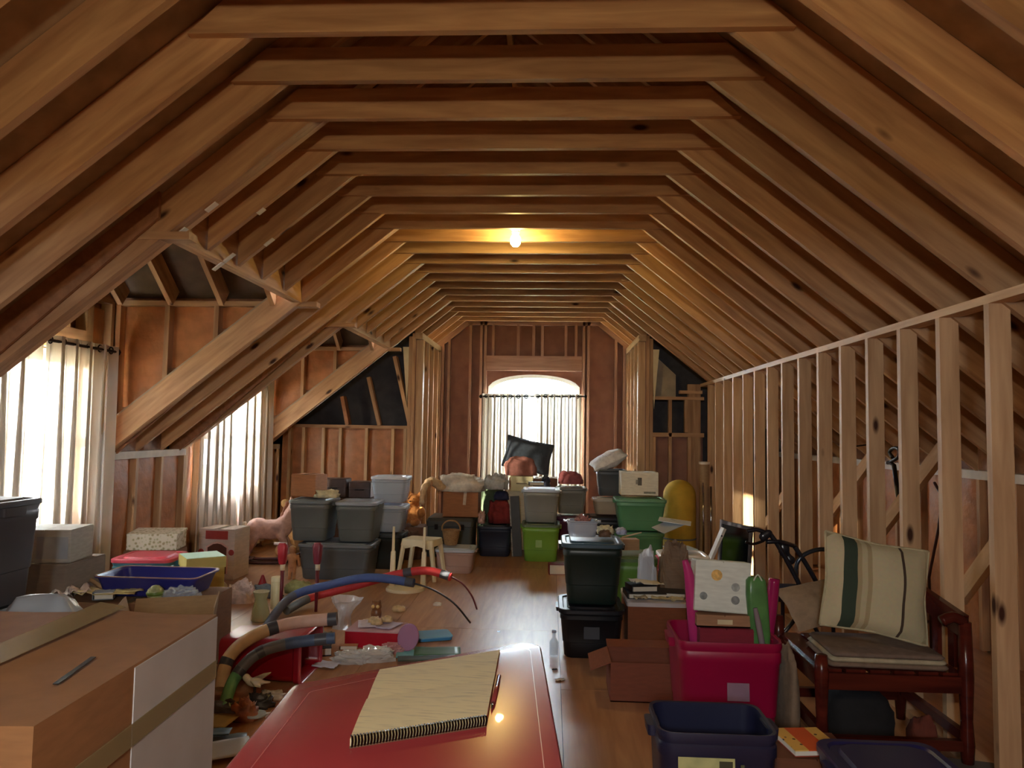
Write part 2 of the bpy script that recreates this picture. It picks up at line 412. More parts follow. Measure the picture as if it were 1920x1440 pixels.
# left eave wall, between and beside the dormers
wall_left = empty('wall_left', label='low kraft insulated eave wall with studs on the left', kind='structure')
EZL = roof(XL)
def eave_run(y0, y1, n, z=EZL):
    MB().box((XL-.11, (y0+y1)/2, z/2), (.02, y1-y0, z)).build('sheathing', OSB, wall_left)
    beam('top_plate', (XL-.045, y0, z-.03), (XL-.045, y1, z-.03), .09, .06, PLATE, wall_left)
    beam('bottom_plate', (XL-.045, y0, .019), (XL-.045, y1, .019), .09, .038, PINE2, wall_left)
    st = (y1-y0-.038)/n
    for k in range(n+1):
        y = y0+.019+k*st
        beam('stud', (XL-.045, y, .038), (XL-.045, y, z-.06), .038, .09, PINE2, wall_left, up=(1, 0, 0))
        if k < n: batt(wall_left, (XL-.055, y+st/2, (z-.02)/2), st-.04, z-.10, 'y+', seed=k+int(y0*3))
eave_run(YB, DORM[0][0]-.04, 12); eave_run(DORM[0][1]+.02, DORM[1][0]-.02, 3); eave_run(DORM[1][1]+.02, YW, 1)
MB().box((XL-.11, YW+.3, EZL/2+.2), (.02, .62, EZL+.4)).build('sheathing', OSB, wall_left)

for x_, p_, w_ in ((XL-.11, wall_left, EZL), (XR+.11, wall_eave_right, EZ)):
    for y0, y1 in (((YB, DORM[0][0]-.04), (DORM[0][1]+.02, DORM[1][0]-.02), (DORM[1][1]+.02, YW+.4)) if x_ < 0 else ((YB, YW+.4),)):
        MB().box((x_, (y0+y1)/2, w_+.12), (.02, y1-y0, .27)).build('eave_blocking', OSB, p_)

# dormer walls: cheeks of studs and kraft batts, and the front wall round each window
WZ0, WZ1, WW = .72, 1.98, 1.24                                         # window sill, head, width
for n, (a, b) in enumerate(DORM):
    wd = empty(('wall_dormer', 'wall_dormer_far')[n], label=('near', 'far')[n]+' dormer walls of studs and kraft batts round the left window', kind='structure')
    ym = (a+b)/2
    for s, yw in ((-1, a-.06), (1, b+.06)):                            # cheeks
        x0, x1 = XL, XC-HEAD-.05
        MB().prism([(x0-.1, EZL-.1), (x1, roof(x1)+.1), (x1, PZ+.2), (x0-.1, PZ+.2)], yw+s*.07, yw+s*.09, 'y').build('sheathing', OSB, wd)
        beam('cheek_plate', (x0, yw+s*.02, PZ-.02), (x1+.15, yw+s*.02, PZ-.02), .09, .04, PINE, wd)
        for k in range(5):
            x = x0+.02+k*.40
            if x > x1: continue
            zb = roof(x)+RV-.02
            if PZ-.04-zb < .06: continue
            beam('stud', (x, yw+s*.02, zb), (x, yw+s*.02, PZ-.04), .038, .09, PINE, wd, up=(0, 1, 0))
            zc = roof(x+.385)+.04
            h = PZ-.04-zc
            if h > .1: batt(wd, (x+.2, yw+s*.055, zc+h/2), .37, h, 'x-' if s > 0 else 'x+', seed=k+n*7+(1 if s > 0 else 3))
    # front wall
    rz = PZ+SL*(b-a)/2+.1
    wy0, wy1 = ym-WW/2, ym+WW/2
    xo, xi = XL-.12, XL-.10
    for poly in ([(a-.2, 0), (wy0, 0), (wy0, rz-SL*(ym-wy0)), (a-.2, PZ+.0)], [(wy1, 0), (b+.2, 0), (b+.2, PZ+.0), (wy1, rz-SL*(wy1-ym))],
                 [(wy0, 0), (wy1, 0), (wy1, WZ0), (wy0, WZ0)], [(wy0, WZ1), (wy1, WZ1), (wy1, rz-SL*(wy1-ym)), (ym, rz), (wy0, rz-SL*(ym-wy0))]):
        MB().prism(poly, xo, xi, 'x').build('front_sheathing', OSB, wd)
    for y in (a+.0, wy0-.07, wy0-.03, wy1+.03, wy1+.07, b-.0):
        beam('stud', (XL-.045, y, .02), (XL-.045, y, PZ-.02), .038, .09, PINE2, wd, up=(1, 0, 0))
    beam('window_header', (XL-.045, wy0-.08, WZ1+.09), (XL-.045, wy1+.08, WZ1+.09), .09, .16, PINE, wd)
    beam('window_sill_plate', (XL-.045, wy0, WZ0-.02), (XL-.045, wy1, WZ0-.02), .09, .04, PINE2, wd)
    beam('front_plate', (XL-.045, a, PZ-.02), (XL-.045, b, PZ-.02), .09, .04, PINE, wd)
    for y in (wy0+.2, ym-.02, wy1-.2):
        beam('cripple', (XL-.045, y, WZ1+.17), (XL-.045, y, PZ-.04), .038, .09, PINE2, wd, up=(1, 0, 0))
    for yc, w in (((a+wy0-.09)/2, wy0-.09-a-.04), ((b+wy1+.09)/2, b-wy1-.13)):
        if w > .05: batt(wd, (XL-.06, yc, 1.2), w, 2.3, 'y+', seed=n+30)
    batt(wd, (XL-.06, ym, WZ0/2), WW-.02, WZ0-.06, 'y+', seed=n+33)
    # window
    wo = empty('window_%d' % (n+2), (XL-.09, ym, 0), label=('near', 'far')[n]+' dormer window in the left wall with white sash behind curtain', kind='structure')
    mb = MB(); h = WZ1-WZ0; zc = (WZ0+WZ1)/2
    for dy in (-1, 1): mb.box((0, dy*(WW/2-.025), zc), (.07, .05, h))
    mb.box((0, 0, WZ0+.025), (.07, WW-.1, .05)).box((0, 0, WZ1-.025), (.07, WW-.1, .05))
    mb.build('frame', WHITE, wo, bevel=.004)
    for k in range(2):
        sb = MB(); z0 = WZ0+.05+k*(h-.1)/2; z1 = z0+(h-.1)/2; xx = -.012+k*.024
        for dy in (-1, 1): sb.box((xx, dy*(WW/2-.07), (z0+z1)/2), (.022, .04, z1-z0))
        sb.box((xx, 0, z0+.02), (.022, WW-.18, .04)).box((xx, 0, z1-.02), (.022, WW-.18, .04))
        s_ = sb.build('sash', WHITE, wo)
        MB().box((xx, 0, (z0+z1)/2), (.004, WW-.18, z1-z0-.08)).build('glass_pane', GLASS, s_)

# far gable with the arched window
wall_far = empty('wall_far', label='far gable wall of brown sheathing and studs with arched window', kind='structure')
WX0, WX1, SPR, TOPZ, SILL = -.936, .421, 2.07, 2.285, .55
def arch(x):
    t = (x-(WX0+WX1)/2)/((WX1-WX0)/2); return SPR+(TOPZ-SPR)*math.sqrt(max(0, 1-t*t*.98))
def roof_in(x): return roof(x)+RV
pieces = []
def gable_piece(x0, x1, zlo, zhi):
    n = 10; mb = MB()
    xs = [x0+(x1-x0)*k/n for k in range(n+1)]
    mb.prism([(x, zlo(x)) for x in xs]+[(x, zhi(x)) for x in reversed(xs)], YF+.09, YF+.11, 'y').build('gable_sheathing', GABLE, wall_far)
zero = lambda x: -.02
gable_piece(XC-ALC-.12, WX0, zero, roof_in); gable_piece(WX1, XC+ALC+.12, zero, roof_in)
gable_piece(WX0, WX1, zero, lambda x: SILL); gable_piece(WX0, WX1, arch, lambda x: min(roof_in(x), 4))
def gstud(x, z0, z1, w=.038, name='stud'): beam(name, (x, YF+.045, z0), (x, YF+.045, z1), w, .09, PG, wall_far, up=(0, 1, 0))
PG = wood('gable_stud', (160, 122, 104), (188, 150, 130), knots=False, vary=.12)
for x in (-1.62, -1.53, -1.21, -1.05, -.985, .475, .545, .95, 1.07): gstud(x, .02, roof(x))
HZ0, HZ1 = 2.34, 2.56
beam('window_header', (WX0-.03, YF+.045, (HZ0+HZ1)/2), (WX1+.03, YF+.045, (HZ0+HZ1)/2), .09, HZ1-HZ0, PG, wall_far)
for x in (-.87, -.50, -.27, -.14, .21, .36): gstud(x, HZ1, ZT+.01, name='cripple')
for s in (-1, 1):
    a = XC+s*(ALC+.1)
    beam('gable_rafter', (XC+s*.98, YF+.045, roof(XC+s*.98)+.045), (a, YF+.045, roof(a)+.045), .09, .09, PG, wall_far)
beam('gable_tie', (XC-HW, YF+.045, ZT+.03), (XC+HW, YF+.045, ZT+.03), .09, .06, PG, wall_far)
def arch_pts(x0, x1, off, n=20): return [(x0+(x1-x0)*k/n) for k in range(n+1)]
n1 = empty('window_1', (0, YF+.07, 0), label='bright arched window in the middle of the far gable wall', kind='structure')
mb = MB(); K = 22
out = [(WX0, SILL)]+[(WX0+(WX1-WX0)*k/K, arch(WX0+(WX1-WX0)*k/K)) for k in range(K+1)]+[(WX1, SILL)]
ins = [(WX0+.05, SILL+.05)]+[((WX0+.05)+(WX1-WX0-.1)*k/K, arch(WX0+(WX1-WX0)*k/K)-.05) for k in range(K+1)]+[(WX1-.05, SILL+.05)]
nn_ = len(out); vs = [(p[0], yy, p[1]) for yy in (-.03, .03) for p in out+ins]; m2 = 2*nn_
fs = []
for i in range(nn_):
    j = (i+1) % nn_
    fs += [(i, j, nn_+j, nn_+i), (m2+i, m2+nn_+i, m2+nn_+j, m2+j), (nn_+i, nn_+j, m2+nn_+j, m2+nn_+i), (i, m2+i, m2+j, j)]
mb.add(vs, fs).build('frame', WHITE, n1)
MB().box((XC, 0, 1.98), (WX1-WX0-.1, .05, .05)).build('transom', WHITE, n1)
MB().box((XC, 0, (SILL+1.98)/2), (.05, .05, 1.98-SILL-.05)).build('mullion', WHITE, n1)
MB().prism(ins, -.003, .003, 'y').build('glass_pane', GLASS, n1)

# alcove cheeks and wing walls either side of the gable
for s, nm in ((-1, 'left'), (1, 'right')):
    xa = XC+s*ALC; za = roof(xa)
    al = empty('wall_alcove_'+nm, label='%s cheek of the gable alcove with posts and top plate' % nm, kind='structure')
    MB().box((xa+s*.10, (YW+YF)/2+.05, za/2), (.02, YF-YW+.1, za)).build('cheek_sheathing', GABLE, al)
    beam('top_plate', (xa+s*.045, YW-.10, za-.06), (xa+s*.045, YF, za-.06), .09, .08, PINE2, al)
    for k, y in enumerate((YW+.02, YW+.075, YW+.46, YW+.86, YW+1.26, YF-.03)):
        beam('post' if k < 2 else 'stud', (xa+s*.045, y, .02), (xa+s*.045, y, za-.10), .045, .09, PINE2, al, up=(1, 0, 0))
    ww = empty('wall_wing_'+nm, label='%s wing wall of studs beside the gable alcove' % nm, kind='structure')
    xe = XL if s < 0 else XWR+.05
    x0, x1 = sorted((xa+s*.1, xe)); zp = 1.45 if s < 0 else 1.87
    bx0, bx1 = (XL-.1, x1+.02) if s < 0 else (x0-.02, XR+.1)
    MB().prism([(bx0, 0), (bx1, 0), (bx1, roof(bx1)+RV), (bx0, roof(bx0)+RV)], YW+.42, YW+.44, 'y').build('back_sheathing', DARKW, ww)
    MB().box(((x0+x1)/2, YW+.10, zp/2 if s < 0 else .72), (x1-x0, .02, zp if s < 0 else 1.44)).build('sheathing', GABLE if s > 0 else KRAFT, ww)
    beam('mid_plate', (x0, YW+.045, zp+.02), (x1, YW+.045, zp+.02), .09, .04, PINE, ww)
    for k in range(2): beam('corner_post', (xa+s*(.12+.045*k), YW+.03, .02), (xa+s*(.12+.045*k), YW+.03, za-.02-SL*.05*k), .042, .10, PINE, ww, up=(0, 1, 0))
    if s < 0:
        for x in (-3.36, -3.18, -2.92, -2.70, -2.36, -2.02, -1.86): beam('stud', (x, YW+.045, .02), (x, YW+.045, zp), .038, .09, PINE2, ww, up=(0, 1, 0))
        for x, w in ((-2.81, .18), (-2.53, .30), (-2.19, .30)): batt(ww, (x, YW+.07, zp/2), w, zp-.05, 'x-', seed=int(x*50) % 9)
        beam('cripple', (-2.20, YW+.05, zp+.04), (-2.36, YW+.05, roof(-2.36)-.02), .045, .09, PINE, ww, up=(0, 1, 0))
        beam('cripple', (-2.62, YW+.09, zp+.04), (-2.70, YW+.09, roof(-2.70)), .045, .14, KRAFT, ww, up=(0, 1, 0))
        beam('cripple', (-1.80, YW+.05, zp+.04), (-2.02, YW+.05, roof(-2.02)-.02), .045, .14, PINE, ww, up=(0, 1, 0))
    else:
        beam('lower_plate', (x0, YW+.045, 1.43), (x1, YW+.045, 1.43), .09, .05, PINE, ww)
        for x, z0, z1 in ((1.30, .02, 1.40), (1.50, .02, 1.87), (1.70, 1.46, 1.87), (1.74, .02, 1.4)): beam('stud', (x, YW+.045, z0), (x, YW+.045, z1), .038, .09, PINE, ww, up=(0, 1, 0))
        beam('corner_board', (1.80, YW+.05, .02), (1.80, YW+.05, 2.07), .16, .06, PINE, ww, up=(0, 1, 0))
        beam('upper_plate', (1.62, YW+.05, 1.97), (1.9, YW+.05, 1.97), .09, .04, PINE, ww)
        MB().prism([(1.33, 1.9), (1.60, 1.9), (1.60, 2.2), (1.33, 2.45)], YW+.2, YW+.22, 'y').build('insulation_sheet', plain('grey_batt', (176, 160, 136), .8, .2, 6), ww)
    # long white wedge of lining board beside each corner post
    xw = xa+s*.22
    MB().prism([(xw-.045, za-.10-SL*.12), (xw+.045, za-.10-SL*.12), (xw-s*.02, za-.95)], YW-.012, YW-.002, 'y').build('lining_wedge', plain('pale_offcut', (224, 206, 166), .6, .06), ww)

# wall behind the camera
wall_near = empty('wall_near', label='gable wall behind the viewer with a small opening added for fill light', kind='structure')
BW0, BW1, BZ0, BZ1 = XC-.21, XC+.21, 1.75, 2.15                      # unseen opening added behind the viewer to let in fill light
for poly in ([(XL-.1, 0), (BW0, 0), (BW0, roof(BW0)+.2), (XL-.1, roof(XL)+.2)], [(BW1, 0), (XR+.1, 0), (XR+.1, roof(XR)+.2), (BW1, roof(BW1)+.2)],
             [(BW0, 0), (BW1, 0), (BW1, BZ0), (BW0, BZ0)], [(BW0, BZ1), (BW1, BZ1), (BW1, roof(BW1)+.2), (XC, roof(XC)+.3), (BW0, roof(BW0)+.2)]):
    MB().prism(poly, YB-.02, YB, 'y').build('sheathing', GABLE, wall_near)
for x in (-3.2, -2.8, -2.4, -2.0, -1.6, -1.2, -.75, .15, .8, 1.2, 1.5, 2.3): beam('stud', (x, YB+.045, 0), (x, YB+.045, roof(x)+.1), .038, .09, PINE, wall_near, up=(0, 1, 0))
# ground outside, a storey below
g = MB().box((0, 5, -3.2), (160, 160, .1)).build('ground', plain('winter_grass', (120, 116, 84), .9, .3, .6)); tag(g, 'dry grass ground outside below the windows', kind='structure')

# ------------------------------------------------------------------ curtains, rods, lamp
def curtain(name, label, p0, p1, z0, z1, folds, amp, mat, seed=0, n_gr=5, group=None, gather=0):
    """hanging cloth between plan points p0 and p1 with soft folds; grommets along its head"""
    p0, p1 = Vector(p0), Vector(p1); d = p1-p0; L = d.length; t = d.normalized(); nr = Vector((t.y, -t.x))
    nu, nv = folds*10, 14; mb = MB(); vs = []; r = random.Random(seed); ph = [r.uniform(0, 6.28) for _ in range(4)]
    for j in range(nv+1):
        v = j/nv
        for i in range(nu+1):
            u = i/nu
            th = u*folds*2*math.pi+ph[0]+.5*math.sin(u*7+ph[1])
            a = amp*(.65+.5*v*.6)*math.sin(th) + amp*.35*v*math.sin(u*folds*3.7+ph[2]+v*1.3)
            s = u+.012*math.sin(v*3+ph[3]+u*9)*v - gather*v*(u-.5) + .42/folds*math.sin(2*th)*(.5+.5*v)*min(1, u*8, (1-u)*8)
            q = p0+t*(s*L)+nr*a
            vs.append((q.x, q.y, z1-(z1-z0)*v))
    fs = [(j*(nu+1)+i, j*(nu+1)+i+1, (j+1)*(nu+1)+i+1, (j+1)*(nu+1)+i) for j in range(nv) for i in range(nu)]
    root = empty(name, (0, 0, 0), label=label, cat='curtain', group=group)
    mb.add(vs, fs).build('cloth', mat, root, smooth=True)
    for k in range(n_gr):
        q = p0+t*(L*(k+.5)/n_gr)
        mm = Matrix.Identity(3) if abs(t.x) > abs(t.y) else rotm(0, 0, 90)
        gm = MB(); R, rr = .026, .006; ring = []
        for a in range(14):
            an = 2*math.pi*a/14; c = Vector((R*math.cos(an), 0, R*math.sin(an))); rad = c.normalized()
            ring.append([mm @ (c+rad*rr*math.cos(b*math.pi/2)+Vector((0, 1, 0))*rr*math.sin(b*math.pi/2)) for b in range(4)])
        ring.append(ring[0])
        gm.loft(ring, False, False); gm.build('grommet', METAL, root, (q.x, q.y, z1-.035), smooth=True)
    return root
def rod(name, label, a, b):
    root = empty(name, a, label=label, cat='curtain rod'); a, b = Vector(a), Vector(b); d = b-a
    MB().tube([(0, 0, 0), d], .011, 10).build('pole', METAL, root)
    for e, q in ((-1, Vector((0, 0, 0))), (1, d)):
        MB().lathe([(.0, -.03), (.016, -.02), (.024, 0), (.016, .02), (0, .03)], 12).build('finial', METAL, root, q, smooth=True)
        w = d.normalized(); nrm = Vector((-1, 0, 0)) if abs(w.y) > .5 else Vector((0, 1, 0))
        MB().tube([q-w*e*.06, q-w*e*.06+nrm*.07], .008, 8).build('bracket', METAL, root)
    return root
y0, y1 = DORM[0]
rod('curtain_rod', 'dark curtain rod over the near dormer window', (XL+.07, y0+.08, 2.02), (XL+.07, y1-.03, 2.02))
curtain('curtain', 'long sheer white grommet curtain at the near dormer, far panel', (XL+.07, y0+1.02), (XL+.07, y1-.05), .04, 2.06, 5, .035, CURT, 3, 6)
curtain('curtain', 'long sheer white grommet curtain at the near dormer, near panel', (XL+.07, y0+.10), (XL+.07, y0+1.0), .04, 2.06, 5, .035, CURT, 4, 6)
y0, y1 = DORM[1]
rod('curtain_rod', 'dark curtain rod over the far dormer window', (XL+.07, y0+.02, 2.02), (XL+.07, y1-.03, 2.02))
curtain('curtain', 'sheer white curtain at the far dormer, panel beside the wing wall', (XL+.07, y0+.98), (XL+.07, y1-.03), .10, 2.06, 5, .04, CURT, 8, 6)
curtain('curtain', 'sheer white curtain at the far dormer, panel beside the low eave wall', (XL+.07, y0+.12), (XL+.07, y0+.96), .10, 2.06, 5, .04, CURT, 9, 6)
rod('curtain_rod', 'dark curtain rod across the arched gable window', (WX0-.1, YF-.09, 1.945), (WX1+.08, YF-.09, 1.965))
curtain('curtain', 'sheer white curtain panel on the left half of the arched window', (WX0-.07, YF-.09), (XC-.03, YF-.09), .06, 1.985, 7, .04, CURT2, 12, 6)
curtain('curtain', 'sheer white curtain panel on the right half of the arched window', (XC+.02, YF-.09), (WX1+.02, YF-.09), .06, 1.995, 7, .04, CURT2, 14, 6)

# bare bulbs: one between the ties, one added unseen behind the viewer to light the ceiling
def bulb(loc, label, power, drop=0, c=(255, 220, 130)):
    bl = empty('ceiling_bulb', loc, label=label, cat='light bulb')
    if drop:
        MB().tube([(0, 0, .10), (0, 0, drop)], .005, 8).build('cord', WHITE, bl)
    else: MB().box((0, 0, .125), (.14, SP-.045, .02)).build('mounting_board', PINE2, bl)
    MB().lathe([(0, .115), (.058, .113), (.06, .095), (.045, .08), (.03, .055), (.03, .045), (0, .045)], 20).build('socket', plain('porcelain', (236, 232, 220), .2, .03), bl, smooth=True, ang=40)
    MB().lathe([(0, -.07), (.022, -.065), (.038, -.047), (.043, -.022), (.038, .008), (.022, .032), (.015, .05), (0, .05)], 20).build('bulb', glow('bulb_glow_%d' % power, c, power), bl, smooth=True)
bulb((-.302, 5.88, 3.0), 'bare lit bulb in a porcelain socket under the collar ties', 170)
bulb((XC+.1, -.35, 2.2), 'added fill bulb hanging on a cord unseen behind the viewer', 420, ZT-2.2, (255, 230, 186))
# ------------------------------------------------------------------ kit for the stored things
def rect(xl, xr, yt, yb, z=None, y=None):
    """front-face rectangle in the photograph -> x centre, y front, base z, width, height; depth from the surface it stands on (z) or given (y)"""
    p = onz((xl+xr)/2, yb, z) if z is not None else ony((xl+xr)/2, yb, y)
    return p.x, p.y, p.z, S(xr-xl, p.y), S(yb-yt, p.y)
def plastic(c, rough=.38): return plain('plastic_%d_%d_%d' % c, c, rough, .06, 5, spec=.5)
def card(c=(150, 104, 66)): return plain('cardboard_%d_%d_%d' % c, c, .75, .10, 14, stretch=(1, 1, 5))
def cloth(c): return plain('cloth_%d_%d_%d' % c, c, .9, .16, 26, bump=.25)
TAPE = film('packing_tape', (176, 160, 120), .45, .18)
PAPER = plain('paper', (226, 222, 210), .7, .05, 8)

def tote(label, x, yf, z, w, l, h, c, lid=None, rz=0, name='storage_tote', taper=.86, group=None, clear=False, sticker=None, mat=None, lidh=.03, cat='tote'):
    o = empty(name, (x, yf+l/2, z), math.radians(rz), label, cat, group)
    m = mat or (film('clear_tub', (206, 216, 228), .45, .2) if clear else plastic(c))
    hb = h-(lidh if lid else 0); t = .006; r = .05; b = taper
    def R(k, zz, g=0): return rrect(w*k+g, l*(k+(1-k)*.25)+g, r, zz)
    wk = lambda f: b+(1-b)*f
    MB().loft([R(b*.96, 0), R(wk(.02), .012), R(wk(.30), hb*.32), R(wk(.30), hb*.33, .008), R(wk(.75), hb*.80, .008), R(wk(.78), hb*.82, .016), R(wk(.80), hb*.90, .016),
               R(1, hb*.915, .0), R(1, hb*.96, .012), R(1, hb, .006), R(1, hb-.002, -.014), R(wk(.7), hb*.8, -.012), R(wk(.05), .014, -.01)]).build('body', m, o, smooth=True, ang=35)
    bd_ = o.children[0]
    for s in (-1, 1):
        MB().loft([rrect(.035, l*.34, .012, hb*.88, cx=s*(w*wk(.9)/2+.012)), rrect(.045, l*.36, .014, hb*.965, cx=s*(w/2+.008))]).build('handle', m, bd_, smooth=True, ang=35)
    if lid:
        lm = plastic(lid) if not isinstance(lid, bpy.types.Material) else lid
        def Q(g, zz): return rrect(w+g, l+g, r+.008, zz)
        MB().loft([Q(.012, hb-.018), Q(.026, hb-.016), Q(.026, hb+.004), Q(.016, hb+.010), Q(-.03, hb+.010), Q(-.045, hb+.002), Q(-.085, hb+.002), Q(-.10, hb+.016), Q(-.2, hb+.018)]).build('lid', lm, o, smooth=True, ang=30)
    if sticker:
        sx, sz, sw, sh, sc = sticker
        sl = MB().box((sx, -l*.5*(wk(.5)+(1-wk(.5))*.25)-.012, sz), (sw, .003, sh), rotm(-3)).build('sticker', plain('sticker_%d_%d_%d' % sc, sc, .5, .1), o)
    return o
def carton(label, x, yf, z, w, l, h, c=(150, 104, 66), rz=0, open_=False, flaps=None, tape=True, name='carton', panel=None, group=None, cat='box', print_=None, fl=.5):
    """corrugated box; closed with a taped seam, or open with four flaps at the given angles (deg from upright, + is outward)"""
    o = empty(name, (x, yf+l/2, z), math.radians(rz), label, cat, group); m = card(c); t = .006
    mb = MB().box((0, 0, t/2), (w, l, t))
    for s in (-1, 1):
        mb.box((s*(w/2-t/2), 0, h/2), (t, l, h)).box((0, s*(l/2-t/2), h/2), (w-2*t, t, h))
    mb.build('body', m, o)
    if not open_:
        for s in (-1, 1): MB().box((s*(w/4), 0, h+t/2), (w/2-.004, l, t), rotm(0, s*-.4, 0)).build('flap', m, o)
        if tape:
            MB().box((0, 0, h+t+.001), (.055, l+.002, .0012)).build('tape', TAPE, o)
    else:
        fa = flaps or (25, 60, 40, 110)
        for k, (dx, dy, ln, wd) in enumerate(((1, 0, w*fl, l), (-1, 0, w*fl, l), (0, -1, l*fl, w), (0, 1, l*fl, w))):
            if fa[k] is None: continue
            a = math.radians(fa[k])
            mb = MB()
            if dx: mb.box((0, 0, ln/2), (t, wd-.006, ln)); rot = (0, dx*a, 0); lc = (dx*(w/2-t/2), 0, h)
            else: mb.box((0, 0, ln/2), (wd-.006, t, ln)); rot = (-dy*a, 0, 0); lc = (0, dy*(l/2-t/2), h)
            mb.build('flap', m, o, lc, rot)
    if print_:
        for (px_, pz, pw, ph, pc) in print_:
            MB().box((px_, -l/2-.001, pz), (pw, .002, ph)).build('printed_patch', plain('print_%d_%d_%d' % pc, pc, .6, .1), o)
    return o
def heap(name, label, cat, loc, size, mat, seed=1, fr=2.2, amp=.32, rz=0, group=None, n=28, sharp=False, boxy=False):
    """a slumped heap of cloth, paper or film with folds"""
    mb = MB(); vs = []; nu, nv = n, n//2
    for j in range(nv+1):
        th = math.pi/2*(1-j/nv)
        for i in range(nu):
            a = 2*math.pi*i/nu
            d = Vector((math.cos(a)*math.cos(th), math.sin(a)*math.cos(th), math.sin(th)))
            k = noise.noise(d*fr+Vector((seed*7.3, seed, 0)))+.5*noise.noise(d*fr*2.7+Vector((seed, 3.1*seed, 4)))
            rdg = abs(noise.noise(d*fr*3.3+Vector((0, seed*2, seed)))) if sharp else .5*noise.noise(d*fr*5+Vector((seed, 0, seed)))
            r = 1+amp*k+amp*.5*rdg
            ex = .5 if boxy else .72
            vs.append((math.copysign(abs(d.x)**ex, d.x)*r*size[0]/2, math.copysign(abs(d.y)**ex, d.y)*r*size[1]/2, max(0, d.z)**(.4 if boxy else .6)*r*size[2]))
    for j in range(nv):
        for i in range(nu):
            mb.f.append((j*nu+i, j*nu+(i+1) % nu, (j+1)*nu+(i+1) % nu, (j+1)*nu+i))
    mb.v = vs; mb.f.append(tuple(range(nv*nu+nu-1, nv*nu-1, -1)))
    o = mb.build(name, mat, None, loc, (0, 0, math.radians(rz)), smooth=not sharp)
    return tag(o, label, cat, group)
def pillow(name, label, loc, w, l, t, mat, rot=(0, 0, 0), cat='pillow', seed=0, piping=None):
    o = empty(name, loc, 0, label, cat); o.rotation_euler = [math.radians(k) for k in rot]
    n = 14; mb = MB(); vs = []
    for s in (1, -1):
        for j in range(n+1):
            for i in range(n+1):
                u, v = 2*i/n-1, 2*j/n-1
                e = (max(0, 1-u*u)*max(0, 1-v*v))**.42
                pin = 1-.07*(1-abs(u*v))*max(abs(u), abs(v))**3
                vs.append((u*w/2*pin, v*l/2*pin, s*t/2*e*(1+.18*noise.noise(Vector((u*1.7, v*1.7, seed+s)))) + .012*noise.noise(Vector((u*2, v*2, seed)))))
    q = (n+1)**2
    for k in (0, q):
        for j in range(n):
            for i in range(n):
                mb.f.append((k+j*(n+1)+i, k+j*(n+1)+i+1, k+(j+1)*(n+1)+i+1, k+(j+1)*(n+1)+i))
    mb.v = vs
    ob = mb.build('cover', mat, o, smooth=True)
    if piping:
        pts = [(math.cos(a)*w/2*1.0, math.sin(a)*l/2, 0) for a in []]
        ed = [(-w/2, -l/2, 0), (w/2, -l/2, 0), (w/2, l/2, 0), (-w/2, l/2, 0), (-w/2, -l/2, 0)]
        pm = MB()
        for a, b in zip(ed, ed[1:]):
            a, b = Vector(a), Vector(b); m_ = (a+b)/2*.93
            pm.tube([a, a*.6+m_*.4, m_, b*.6+m_*.4, b], .006, 6, 3)
        pm.build('piping', piping, o, smooth=True)
    return o
def blob(name, balls, mat, parent=None, loc=(0, 0, 0), rot=(0, 0, 0), vox=.012, smooth=3):
    """one continuous soft body grown from overlapping ellipsoids"""
    mb = MB()
    for c, r in balls:
        if not isinstance(r, (tuple, list)): r = (r, r, r)
        n1_, n2_ = 12, 8; vs = [(c[0], c[1], c[2]-r[2])]
        for j in range(1, n2_):
            th = math.pi*(j/n2_-.5)
            for i in range(n1_):
                a = 2*math.pi*i/n1_; vs.append((c[0]+r[0]*math.cos(th)*math.cos(a), c[1]+r[1]*math.cos(th)*math.sin(a), c[2]+r[2]*math.sin(th)))
        vs.append((c[0], c[1], c[2]+r[2])); last = len(vs)-1; fs = []
        for i in range(n1_):
            j = (i+1) % n1_
            fs += [(0, 1+j, 1+i), (last, last-n1_+i, last-n1_+j)]
            for k in range(n2_-2): fs.append((1+k*n1_+i, 1+k*n1_+j, 1+(k+1)*n1_+j, 1+(k+1)*n1_+i))
        mb.add(vs, fs)
    o = link(name, mb.me(name), mat, parent, loc, rot)
    rm = o.modifiers.new('remesh', 'REMESH'); rm.mode = 'VOXEL'; rm.voxel_size = vox; rm.use_smooth_shade = True
    sm = o.modifiers.new('smooth', 'SMOOTH'); sm.iterations = smooth; sm.factor = .6
    return o
def leaf(name, label, cat, loc, w, l, mat, rz=0, tilt=(0, 0), crump=.0, seed=0, group=None, th=.0015, bend=0):
    """a sheet of paper, card or film lying about"""
    n = 7; mb = MB(); vs = []
    for s in (0, 1):
        for j in range(n+1):
            for i in range(n+1):
                u, v = i/n-.5, j/n-.5
                zz = crump*(noise.noise(Vector((u*4, v*4, seed)))+.6)+bend*(4*u*u)
                vs.append((u*w, v*l, zz+s*th))
    q = (n+1)**2
    for j in range(n):
        for i in range(n):
            a = j*(n+1)+i; f = (a, a+1, a+n+2, a+n+1); mb.f.append(f[::-1]); mb.f.append(tuple(q+k for k in f))
    for i in range(n):
        for e in ((i, i+1), ((n)*(n+1)+i+1, n*(n+1)+i), ((i+1)*(n+1), i*(n+1)), (i*(n+1)+n, (i+1)*(n+1)+n)):
            mb.f.append((e[0], e[1], q+e[1], q+e[0]))
    mb.v = vs
    o = mb.build(name, mat, None, loc, (math.radians(tilt[0]), math.radians(tilt[1]), math.radians(rz)), smooth=crump > 0)
    return tag(o, label, cat, group)
